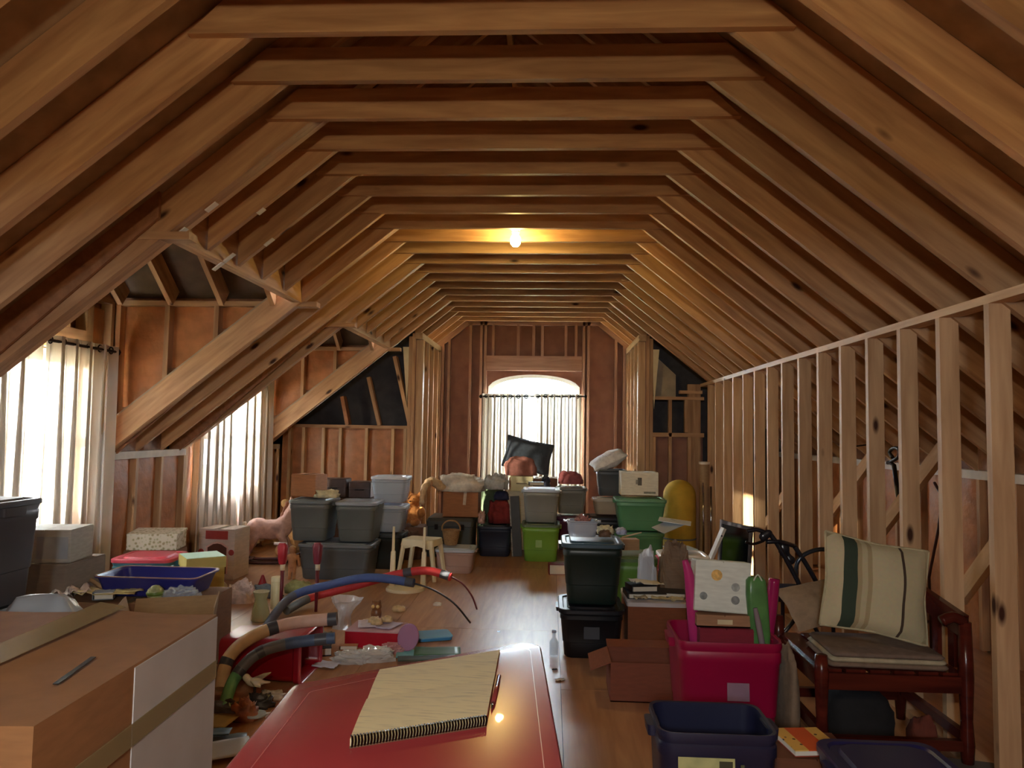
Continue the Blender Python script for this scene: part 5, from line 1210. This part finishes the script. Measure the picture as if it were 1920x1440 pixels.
# lime tote and brown cabinet box behind
q = ony(1180, 1178, 5.62)
tote('tall olive green tote behind the dark aisle stack', q.x, 5.62, 0, .40, .44, ony(1180, 1042, 5.62).z, (98, 138, 60), (86, 108, 66), taper=.88)
olz = ony(1180, 1042, 5.62).z+.02
q = ony(1175, 1030, 5.8)
o = empty('wooden_toy', (q.x+.02, 5.80, olz), math.radians(10), 'small tan wooden toy box on the olive green tote', 'toy'); MB().box((0, 0, .04), (.13, .10, .08)).build('body', card((170, 130, 92)), o); MB().tube([(-.06, 0, .09), (.09, -.02, .13)], .006, 6).build('stick', card((200, 180, 150)), o)
BXY = 4.98
q = ony(1232, 1220, BXY); bz = ony(1232, 1130, BXY).z
o = empty('low_cabinet', (q.x, BXY+.23, 0), 0, 'brown cardboard chest with white rimmed lid behind the pink bin', 'chest'); w = S(110, BXY)
MB().box((0, 0, bz/2-.01), (w*.96, .44, bz-.02)).build('body', card((128, 70, 36)), o); MB().loft([rrect(w, .46, .02, bz-.03), rrect(w, .46, .02, bz-.004), rrect(w*.97, .44, .02, bz)]).build('lid', plain('white_lid', (196, 190, 190), .4, .06), o, smooth=True, ang=35)
lx, ly = q.x, BXY
bz += .001
for k, (dx, dy, w_, l_, t_, c, rz, lb) in enumerate(((-.06, .20, .26, .22, .035, (22, 22, 26), 4, 'thick black binder lying on the brown chest'), (.10, .24, .24, .16, .03, (30, 26, 26), -8, 'slim dark brown binder at the right on the brown chest'), (-.08, .21, .18, .16, .04, (36, 30, 34), 12, 'short dark book stacked on the thick black binder'))):
    book('binder', lb, (lx+dx, ly+dy, bz+(.036 if k == 2 else 0)), w_, l_, t_, c, rz, cat='binder', group='binders on the brown chest')
leaf('paper_sheet', 'white sheet with curled corner on top of the dark binders', 'paper', (lx-.05, ly+.21, bz+.078), .21, .15, PAPER, 18, (0, 5), crump=.02, seed=5)
for k, (dx, dy, w_, l_, rz) in enumerate(((.05, .07, .16, .07, -6), (.14, .06, .10, .07, 12), (-.10, .07, .09, .05, 3))):
    leaf('folded_cloth', ('cream glove shaped cloth at the front of the chest lid', 'small cream cloth at the right front of the chest lid', 'white card at the left front of the chest lid')[k], 'cloth', (lx+dx, ly+dy, bz), w_, l_, plain('cream_cl_%d' % k, (200, 184, 146), .8, .2, 30), rz, crump=.025, seed=11+k)
# paper bags behind the chest
q = ony(1238, 1075, 5.5)
o = heap('paper_bag', 'crumpled brown paper bag standing behind the brown chest', 'paper bag', (q.x+.12, 5.64, 0), (.22, .20, .93* ony(1238, 1018, 5.5).z), card((136, 112, 90)), 71, 2.6, .13, sharp=True, n=34, boxy=True)
heap('plastic_bag', 'white plastic bag left of the brown paper bag', 'plastic bag', (ony(1212, 1060, 5.52).x+.0, 5.52, .0), (.14, .10, ony(1212, 1040, 5.52).z), film('white_bag', (206, 210, 220), .15, .3), 72, 2.6, .14, sharp=True, boxy=True)
tp = ony(1238, 1018, 5.5).z
for k, (dx, dy, w_, l_, rz, ti, c) in enumerate(((.02, 0, .2, .14, 30, (12, -16), (176, 184, 190)), (.08, .06, .24, .16, -12, (4, 6), (206, 214, 214)))):
    leaf('folder', ('grey folder sticking out of the brown paper bag', 'pale folder lying on the brown paper bag')[k], 'folder', (q.x+dx+.06, 5.66+dy, tp*1.1+.035+.03*k), w_, l_, plastic(c, .4), rz, ti, seed=k, th=.004)
# pink tote with white lid
q = ony(1287, 1075, 5.95)
tote('bright pink tote with white lid behind the chest', q.x, 5.95, 0, .36, .36, ony(1287, 1040, 5.95).z, (226, 84, 130), (236, 232, 230), taper=.9)
leaf('folder', 'pale blue grey folder on the white lid of the pink tote', 'folder', (q.x-.02, 6.12, ony(1287, 1040, 5.95).z+.022), .22, .2, plastic((178, 196, 198), .4), 14, th=.006)

# ------------------------------------------------------------------ hot pink bin with its contents
PY = 3.52
q = onz(1372, 1392, 0); px0 = ony(1372, 1392, PY).x
pw, phh, pl = S(186, PY), .50, .40
HOT = (146, 8, 58)
pb = tote('hot pink bin stuffed with boxes in the right foreground', px0, PY, 0, pw, pl, phh, HOT, None, taper=.86, name='storage_bin', cat='bin', sticker=(.03, .28, .10, .08, (140, 110, 130)))
bx = carton('maroon box standing in the hot pink bin', px0-.005, PY+.07, .03, .25, .20, ony(1362, 1182, PY+.07).z-.03, (122, 18, 40), tape=False)
zb_ = ony(1362, 1182, PY+.07).z+.009
w_, h_ = S(100, PY+.1), S(96, PY+.1)
carton('narrow tan box under the white printed box in the pink bin', ony(1358, 1176, PY+.1).x, PY+.085, zb_, w_, .16, .05, (150, 110, 80), tape=False, print_=[(0, .025, .07, .022, (200, 186, 150))])
o = carton('white printed box with round stamps leaning above the maroon box', ony(1354, 1165, PY+.1).x, PY+.10, zb_+.06, w_, .12, h_*.92, (206, 210, 200), tape=False, name='printed_carton')
o.rotation_euler = (math.radians(-6), math.radians(3), 0)
for dx, dz, r_, c in ((-.09, .07, .018, (120, 128, 126)), (.06, .06, .020, (118, 124, 124)), (.06, .12, .02, (150, 154, 150)), (-.03, .17, .026, (214, 170, 90))): MB().lathe([(0, 0), (r_, 0), (r_, .002), (0, .002)], 16, (dx, -.0605, dz), rotm(90)).build('printed_stamp', plain('stamp_%d' % c[0], c, .5, .3, 60), o)
# curved pink paddles
def paddle(label, pts, r, c, name='toy_paddle'):
    o = empty(name, pts[0], 0, label, 'toy'); P_ = [Vector(k)-Vector(pts[0]) for k in pts]
    MB().tube(P_, r, 10, 5).build('blade', plastic(c, .2), o, smooth=True); MB().lathe([(0, -.005), (r[0]*.7, 0), (0, .01)], 10).build('tip', plastic(c, .2), o, smooth=True)
    return o
yp = PY+.16
paddle('tall curved pink plastic handle at the left side of the pink bin', [ony(1308, 1262, yp), ony(1302, 1200, yp), ony(1297, 1130, yp), ony(1292, 1080, yp), ony(1284, 1050, yp)], [.022, .026, .028, .024, .014], (176, 50, 110))
paddle('magenta tube with round top at the right side of the pink bin', [ony(1434, 1300, yp+.08), ony(1438, 1220, yp+.08), ony(1446, 1140, yp+.08), ony(1452, 1085, yp+.08)], [.022, .026, .03, .026], (150, 24, 80))
paddle('grey plastic strip leaning inside the pink bin', [ony(1436, 1262, yp-.11), ony(1430, 1215, yp-.11), ony(1422, 1170, yp-.11), ony(1416, 1140, yp-.11)], [.012, .014, .014, .010], (128, 116, 122))
q0 = ony(1414, 1290, yp)
o = empty('gift_bag', (q0.x+.01, yp-.04, q0.z), 0, 'tall green gift bag with pale sheen in the pink bin', 'gift bag')
hg = ony(1422, 1078, yp).z-q0.z; GB = plain('green_foil', (74, 120, 66), .3, .35, 9)
MB().loft([rrect(.08, .07, .02, 0), rrect(.10, .08, .02, hg*.5, cx=-.0), rrect(.10, .085, .02, hg*.85, cx=-.012), rrect(.09, .07, .02, hg*.97, cx=-.014), rrect(.06, .05, .02, hg, cx=-.014)]).build('bag', GB, o, smooth=True, ang=40); MB().tube([(-.03, -.03, hg*.97), (-.012, -.04, hg*1.03), (.01, -.03, hg*.97)], .004, 6, 4).build('cord', plastic((196, 206, 186)), o, smooth=True)
# small open carton with black shoe
SY = onz(1210, 1318, 0).y
sxx = ony(1214, 1318, SY).x
o = carton('small open brown carton with a lit flap on the aisle floor', sxx, SY, 0, S(134, SY), .30, S(70, SY), (124, 66, 44), open_=True, flaps=(None, 112, None, 78), name='open_carton', fl=.30)
sh = empty('shoe', (sxx+.09, SY+.15, .008), math.radians(60), 'black shoe lying in the small open carton', 'shoe')
blob('upper', [((-.08, 0, .06), (.05, .042, .06)), ((-.03, 0, .055), (.06, .042, .05)), ((.04, 0, .04), (.07, .044, .035)), ((.09, 0, .035), (.045, .042, .028)), ((-.085, 0, .12), (.042, .036, .06))], plain('black_leather', (24, 22, 22), .35, .2), sh, vox=.009)
MB().loft([[Vector((x_*1.03, y_*1.04, zz)) for x_, y_ in [(-.13, 0), (-.12, .035), (-.06, .042), (.0, .042), (.07, .048), (.12, .035), (.138, 0), (.12, -.035), (.07, -.048), (0, -.042), (-.06, -.042), (-.12, -.035)]] for zz in (0, .018)]).build('sole', plain('sole_rubber', (40, 34, 30), .7), sh)
leaf('paper_scrap', 'white crumpled tissue inside the small open carton', 'tissue', (sxx-.07, SY+.14, .012), .09, .07, PAPER, 20, crump=.04, seed=9)
# navy bin at the bottom edge
NY = 2.62
q = ony(1338, 1400, NY)
nz = ony(1338, 1376, NY).z
o = tote('dark navy bin with a cream sticker at the bottom edge', q.x+.02, NY, 0, S(212, NY), .30, nz, (30, 32, 58), None, taper=.88, name='storage_bin', cat='bin')
for dx, dz, w_, h_, c in ((-.045, nz-.115, .19, .075, (176, 178, 124)), (.02, nz-.112, .045, .05, (60, 62, 40)), (.075, nz-.112, .012, .03, (80, 84, 54)), (-.05, nz-.19, .17, .06, (26, 26, 34)), (.06, nz-.175, .012, .08, (170, 172, 140))): MB().box((dx, -.1575+.0007*(dz-nz), dz), (w_, .003, h_), rotm(-3)).build('sticker', plain('nst_%d_%d' % (c[0], c[2]), c, .5, .15, 20), o)

# ------------------------------------------------------------------ push cart, bench and cushions by the studs
CY = 4.35
gc = empty('push_cart', (0, 0, 0), 0, 'folded black golf push cart with looped handle by the studs', 'push cart')
def cp(px_, py_, dy=0): return ony(px_, py_, CY+dy)
FR = plain('black_tube', (30, 30, 36), .25, .1)
MB().tube([cp(1401, 996), cp(1418, 993), cp(1434, 998)], .012, 8, 4).build('grip', FR, gc, smooth=True)
MB().tube([cp(1398, 1016), cp(1412, 1020), cp(1432, 1014)], .008, 8, 4).build('brake_lever', METAL, gc, smooth=True)
blob('console', [(tuple(cp(1432, 1006)), (.03, .02, .03)), (tuple(cp(1440, 1000)), (.03, .02, .025))], FR, gc, vox=.009)
MB().tube([cp(1440, 996), cp(1456, 1018), cp(1478, 1056), cp(1500, 1100), cp(1512, 1150)], .014, 8, 4).build('handle_tube', FR, gc, smooth=True)
MB().tube([cp(1488, 1022, .1), cp(1508, 1052, .1), cp(1532, 1094, .1), cp(1556, 1150, .1)], .014, 8, 4).build('handle_tube', FR, gc, smooth=True)
MB().tube([cp(1436, 1016), cp(1462, 1016), cp(1490, 1024, .1)], .013, 8, 4).build('cross_bar', FR, gc, smooth=True)
blob('bracket', [(tuple(cp(1470, 1030, .05)), (.035, .02, .05)), (tuple(cp(1482, 1050, .05)), (.03, .02, .03))], FR, gc, vox=.01)
MB().tube([cp(1493, 1086, .1), cp(1494, 1058, .1), cp(1508, 1040, .1), cp(1538, 1030, .1), cp(1568, 1036, .1), cp(1584, 1052, .1)], .013, 8, 5).build('loop_handle', plain('steel_blue_tube', (60, 66, 76), .2, .1, metal=.6), gc, smooth=True)
MB().tube([cp(1576, 1042, .1), cp(1586, 1056, .1)], .02, 8).build('loop_grip', BLACK, gc, smooth=True)
MB().tube([cp(1488, 1152), cp(1508, 1124), cp(1530, 1094)], .012, 8, 3).build('chrome_strut', CHROME, gc, smooth=True)
c0 = cp(1505, 1150)
for s in (-1, 1):
    wx = c0.x+s*.22
    MB().tube([cp(1508, 1140, .05), (wx, CY+.1, .13)], .012, 8).build('axle_leg', FR, gc, smooth=True)
    MB().lathe([(0, -.02), (.11, -.02), (.13, -.012), (.13, .012), (.11, .02), (0, .02)], 24, (wx, CY+.1, .13), rotm(0, 90, 0)).build('wheel', BLACK, gc, smooth=True, ang=40)
o = empty('golf_bag', (ony(1520, 1116, CY+.25).x, CY+.30, 0), 0, 'dark navy bag lying behind the push cart', 'bag'); zz = ony(1520, 1116, CY+.25).z
MB().loft([[Vector((xx, r_*math.cos(a), zz+r_*math.sin(a))) for a in [2*math.pi*i/16 for i in range(16)]] for xx, r_ in ((-.22, .03), (-.2, .055), (.2, .055), (.22, .03))]).build('bag', plain('navy_nylon', (36, 38, 56), .6, .2), o, smooth=True, ang=50)
for xx in (-.15, .15): MB().tube([(xx, 0, zz-.05), (xx, 0, 0)], .012, 8).build('stand_leg', FR, o)

# mahogany bench
MAH = wood('mahogany', (58, 18, 14), (92, 34, 24), rough=.22, knots=False, vary=.1)
BY = 3.42
bn = empty('wooden_bench', (0, 0, 0), 0, 'dark mahogany bench with turned arms by the studs', 'bench')
xl_, xr_ = ony(1540, 1250, BY).x, 1.83
sz = ony(1540, 1262, BY).z
bd = .62
for x_, y_, zt_ in ((xl_, BY, sz+.08), (xl_, BY+bd, sz+.10), (xr_, BY, sz+.24), (xr_, BY+bd, sz+.32)):
    MB().tube([(x_, y_, 0), (x_, y_, sz*.3), (x_, y_, sz*.55), (x_, y_, sz), (x_, y_, zt_)], [.022, .03, .024, .032, .026], 12).build('leg', MAH, bn, smooth=True)
for y_ in (BY, BY+bd):
    beam('seat_rail', (xl_, y_, sz-.03), (xr_, y_, sz-.03), .03, .07, MAH, bn); beam('stretcher', (xl_, y_, .12), (xr_, y_, .12), .03, .045, MAH, bn)
for x_ in (xl_, xr_):
    beam('seat_rail', (x_, BY, sz-.03), (x_, BY+bd, sz-.03), .03, .07, MAH, bn); beam('stretcher', (x_, BY, .15), (x_, BY+bd, .15), .03, .045, MAH, bn)
for k in range(6):
    x_ = xl_+.05+k*(xr_-xl_-.1)/5; beam('seat_slat', (x_, BY+.01, sz+.008), (x_, BY+bd-.01, sz+.008), .085, .016, MAH, bn)
for y_, zt_ in ((BY, sz+.24), (BY+bd, sz+.32)):
    MB().tube([(xr_, y_, zt_), (xr_-.10, y_, zt_+.03), (xr_-.26, y_, zt_+.01), (xr_-.36, y_, zt_-.05)] if y_ > BY else [(xr_, y_, zt_), (xr_-.05, y_, zt_+.02), (xr_-.10, y_, zt_+.0)], .024, 10, 4).build('arm', MAH, bn, smooth=True)
beam('back_rail', (xr_, BY, sz+.22), (xr_, BY+bd, sz+.30), .03, .10, MAH, bn)
for k in range(4):
    y_ = BY+.1+k*(bd-.2)/3; beam('back_slat', (xr_, y_, sz+.02), (xr_, y_, sz+.22), .02, .05, MAH, bn, up=(0, 1, 0))
# quilt, cushions
zs = sz+.018
o = empty('folded_quilt', ((xl_+xr_)/2+.0, BY+.2, zs), math.radians(-2), 'folded beige patchwork quilt on the bench seat under the striped pillow', 'quilt')
for k, c in enumerate(((120, 100, 84), (168, 156, 130), (110, 92, 80))):
    MB().loft([rrect(.50-.015*k, .34, .02, .022*k), rrect(.52-.015*k, .36, .025, .022*k+.011), rrect(.50-.015*k, .34, .02, .022*k+.021)]).build('fold', cloth(c), o, smooth=True)
def stripe_mat():
    m, nt, nn, ln, b = _new('striped_ticking'); tc = N(nt, 'ShaderNodeTexCoord'); sx_ = N(nt, 'ShaderNodeSeparateXYZ'); ln.new(tc.outputs['Object'], sx_.inputs[0])
    mr = N(nt, 'ShaderNodeMapRange'); mr.inputs['From Min'].default_value = -.29; mr.inputs['From Max'].default_value = .29; ln.new(sx_.outputs['X'], mr.inputs[0])
    rp_ = N(nt, 'ShaderNodeValToRGB'); rp_.color_ramp.interpolation = 'CONSTANT'; e = rp_.color_ramp.elements
    cols = [(0, (196, 184, 150)), (.20, (52, 66, 52)), (.305, (168, 152, 116)), (.34, (188, 176, 142)), (.385, (168, 152, 116)), (.42, (196, 186, 152)), (.665, (70, 56, 44)), (.69, (190, 180, 146)), (.88, (178, 166, 132))]
    e[0].position = 0; e[0].color = lin(cols[0][1]); e[1].position = cols[1][0]; e[1].color = lin(cols[1][1])
    for p_, c in cols[2:]:
        k = e.new(p_); k.color = lin(c)
    ln.new(mr.outputs[0], rp_.inputs[0])
    ns = N(nt, 'ShaderNodeTexNoise'); ns.inputs['Scale'].default_value = 60; ln.new(tc.outputs['Object'], ns.inputs[0])
    mx = N(nt, 'ShaderNodeMix', data_type='RGBA', blend_type='MULTIPLY'); mx.inputs['Factor'].default_value = .45; ln.new(rp_.outputs[0], mx.inputs['A']); ln.new(ns.outputs[1], mx.inputs['B'])
    mg = N(nt, 'ShaderNodeMix', data_type='RGBA'); mg.inputs['Factor'].default_value = .6; ln.new(mx.outputs['Result'], mg.inputs['A']); ln.new(rp_.outputs[0], mg.inputs['B'])
    ln.new(mg.outputs['Result'], b.inputs['Base Color']); b.inputs['Roughness'].default_value = .9; return m
cs = [ony(1562, 1062, BY+.2), ony(1752, 1100, BY+.2), ony(1788, 1248, BY+.2), ony(1576, 1204, BY+.2)]
cc = sum(cs, Vector())/4; wv = ((cs[1]+cs[2])-(cs[0]+cs[3]))/2; ang = math.degrees(math.atan2(wv.z, wv.x))
pl_ = pillow('striped_pillow', 'cream pillow with dark green and brown stripes on the mahogany bench', (cc.x-.05, BY+.24, zs+.315), wv.length*1.0, .44, .15, stripe_mat(), (74, -ang, 0), piping=cloth((176, 166, 134)), seed=2)
q = ony(1525, 1180, 3.92)
pillow('cushion', 'plain beige cushion lying over the left arm of the bench', (q.x, 3.90, zs+.175), .30, .27, .12, cloth((140, 116, 92)), (38, -10, 8), seed=6, cat='cushion')
heap('beige_blanket', 'beige blanket bunched below the plain cushion beside the bench', 'blanket', (1.16, 3.74, 0), (.075, .26, .42), cloth((134, 112, 92)), 81, 1.6, .12)
heap('dark_bag', 'black bag standing on the floor under the bench', 'bag', ((xl_+xr_)/2-.04, BY+.33, 0), (.32, .30, sz-.14), cloth((26, 24, 26)), 82, 1.8, .12)
heap('cloth_bundle', 'brown red bundle under the bench near the right legs', 'bundle', (xr_-.11, BY+.16, 0), (.12, .12, .18), cloth((104, 48, 34)), 83, 2, .15)
# picture book and boxes on the floor before the bench
q = onz(1515, 1418, 0)
BKY = 3.02
q = ony(1515, 1400, BKY)
carton('low brown carton on the floor in front of the bench', q.x, BKY-.1, 0, .30, .26, q.z-.012, (110, 64, 40), tape=False)
def book_mat():
    m, nt, nn, ln, b = _new('picture_cover'); tc = N(nt, 'ShaderNodeTexCoord'); sp_ = N(nt, 'ShaderNodeSeparateXYZ'); ln.new(tc.outputs['Object'], sp_.inputs[0])
    ab = N(nt, 'ShaderNodeMath', operation='ABSOLUTE'); ln.new(sp_.outputs['X'], ab.inputs[0])
    lt = N(nt, 'ShaderNodeMath', operation='LESS_THAN'); lt.inputs[1].default_value = .042; ln.new(ab.outputs[0], lt.inputs[0])
    vo = N(nt, 'ShaderNodeTexVoronoi'); vo.inputs['Scale'].default_value = 30; ln.new(tc.outputs['Object'], vo.inputs['Vector'])
    rp_ = N(nt, 'ShaderNodeValToRGB'); rp_.color_ramp.interpolation = 'CONSTANT'; e = rp_.color_ramp.elements; e[0].color = lin((70, 30, 24)); e[1].position = .22; e[1].color = lin((236, 190, 96)); ln.new(vo.outputs['Distance'], rp_.inputs[0])
    mx = N(nt, 'ShaderNodeMix', data_type='RGBA'); ln.new(lt.outputs[0], mx.inputs['Factor']); ln.new(rp_.outputs[0], mx.inputs['A']); mx.inputs['B'].default_value = lin((226, 96, 44)); ln.new(mx.outputs['Result'], b.inputs['Base Color']); b.inputs['Roughness'].default_value = .35; return m
bk = empty('picture_book', (q.x, BKY+.02, q.z-.002), math.radians(8), 'orange and yellow patterned picture book on the low carton', 'book')
MB().box((0, 0, .012), (.185, .20, .018)).build('pages', PAPER, bk); MB().box((0, 0, .0235), (.19, .21, .004)).build('front_cover', book_mat(), bk); MB().box((0, 0, .0015), (.19, .21, .003)).build('back_cover', plastic((150, 60, 40)), bk)
q = ony(1720, 1432, 2.55)
tote('dark blue bin at the bottom right corner', q.x, 2.50, 0, .40, .40, q.z-.05, (34, 34, 84), (30, 30, 76), name='storage_bin', cat='bin')
q = ony(1730, 1412, 3.0)
for k, (pp, c, w_, rz, lb) in enumerate((((1610, 1408), (30, 34, 66), .16, 10, 'dark blue book with a white squiggle near the picture book'), ((1690, 1405), (70, 64, 56), .14, -8, 'grey brown book on the floor before the bench'), ((1790, 1412), (96, 90, 84), .22, -12, 'pale grey magazine on the floor at the bottom right'))):
    q = onz(*pp, .05); book('book', lb, (q.x, q.y-.13, .0), w_, .16, .045, c, rz)
    if k == 0:
        sq = MB().tube([(-.06, -.02, .047), (-.04, .02, .047), (-.02, -.02, .047), (.0, .02, .047), (.02, -.02, .047), (.05, .0, .047)], .004, 6, 4)
        ob = bpy.data.objects[-1] if False else None
        sq.build('printed_squiggle', plain('white_ink', (214, 214, 220), .5), [o_ for o_ in COL.objects if o_.get('label') == lb][0], smooth=True)
# canes behind the studs
XN = 2.42
def cane(label, pts, r, extra=None, c=(28, 24, 24)):
    b_ = onx(*pts[0], XN); o = empty('walking_cane', b_, 0, label, 'cane'); P_ = [onx(*k, XN)-b_ for k in pts]
    foot = Vector((P_[-1].x+.02, P_[-1].y-(P_[-2]-P_[-1]).y*.2, -b_.z)); MB().tube(P_+[foot], r, 8).build('shaft', plain('cane_%d' % c[0], c, .35), o, smooth=True)
    if extra: MB().tube([onx(*k, XN)-b_ for k in extra], r*.8, 8, 4).build('handle', plain('cane_%d' % c[0], c, .35), o, smooth=True)
    MB().lathe([(0, 0), (r*1.5, 0), (r*1.4, .04), (0, .05)], 8, foot).build('rubber_tip', BLACK, o)
    return o
cane('black metal cane with looped handle standing behind the studs', [(1668, 867), (1676, 872), (1697, 1020), (1704, 1080)], .016, [(1664, 868), (1684, 858), (1686, 843), (1676, 840), (1668, 848), (1674, 858)])
cane('thin dark stick leaning behind the studs by the diagonal brace', [(1752, 905), (1767, 932), (1760, 990), (1742, 1082)], .009, c=(60, 30, 24))
o = empty('hanging_ring', onx(1632, 852, XN), 0, 'dark metal ring hung on the diagonal brace behind the studs', 'ring')
MB().tube([(0, -.09+.09*math.cos(a)-.0+.09*0, .09*math.sin(a)) for a in [math.pi*.35+1.5*math.pi*k/10 for k in range(11)]], .009, 8).build('ring', METAL, o, smooth=True); MB().tube([(-.0, -.05, .08), (-.13, -.05, .06)], .006, 6).build('hook', METAL, o, smooth=True)

# ------------------------------------------------------------------ groups: repeats of one kind share a phrase
KIND_GROUPS = {'storage_tote': 'lidded storage totes', 'carton': 'cardboard cartons', 'curtain': 'sheer window curtains', 'curtain_rod': 'dark curtain rods', 'trinket': 'small trinkets',
               'paper_sheet': 'loose paper sheets', 'folder': 'loose folders', 'plastic_bag': 'plastic bags', 'storage_bin': 'open storage bins', 'book': 'books on the floor', 'toy_paddle': 'plastic pieces in the pink bin',
               'paper_scrap': 'paper scraps', 'teddy_bear': 'soft toys', 'open_carton': 'open cartons', 'ceiling_bulb': 'bare bulbs', 'walking_cane': 'canes behind the studs', 'case': 'brown cases'}
for o_ in COL.objects:
    if o_.parent is None and o_.get('category') and not o_.get('group'):
        g_ = KIND_GROUPS.get(o_.name.split('.')[0])
        if g_: o_['group'] = g_
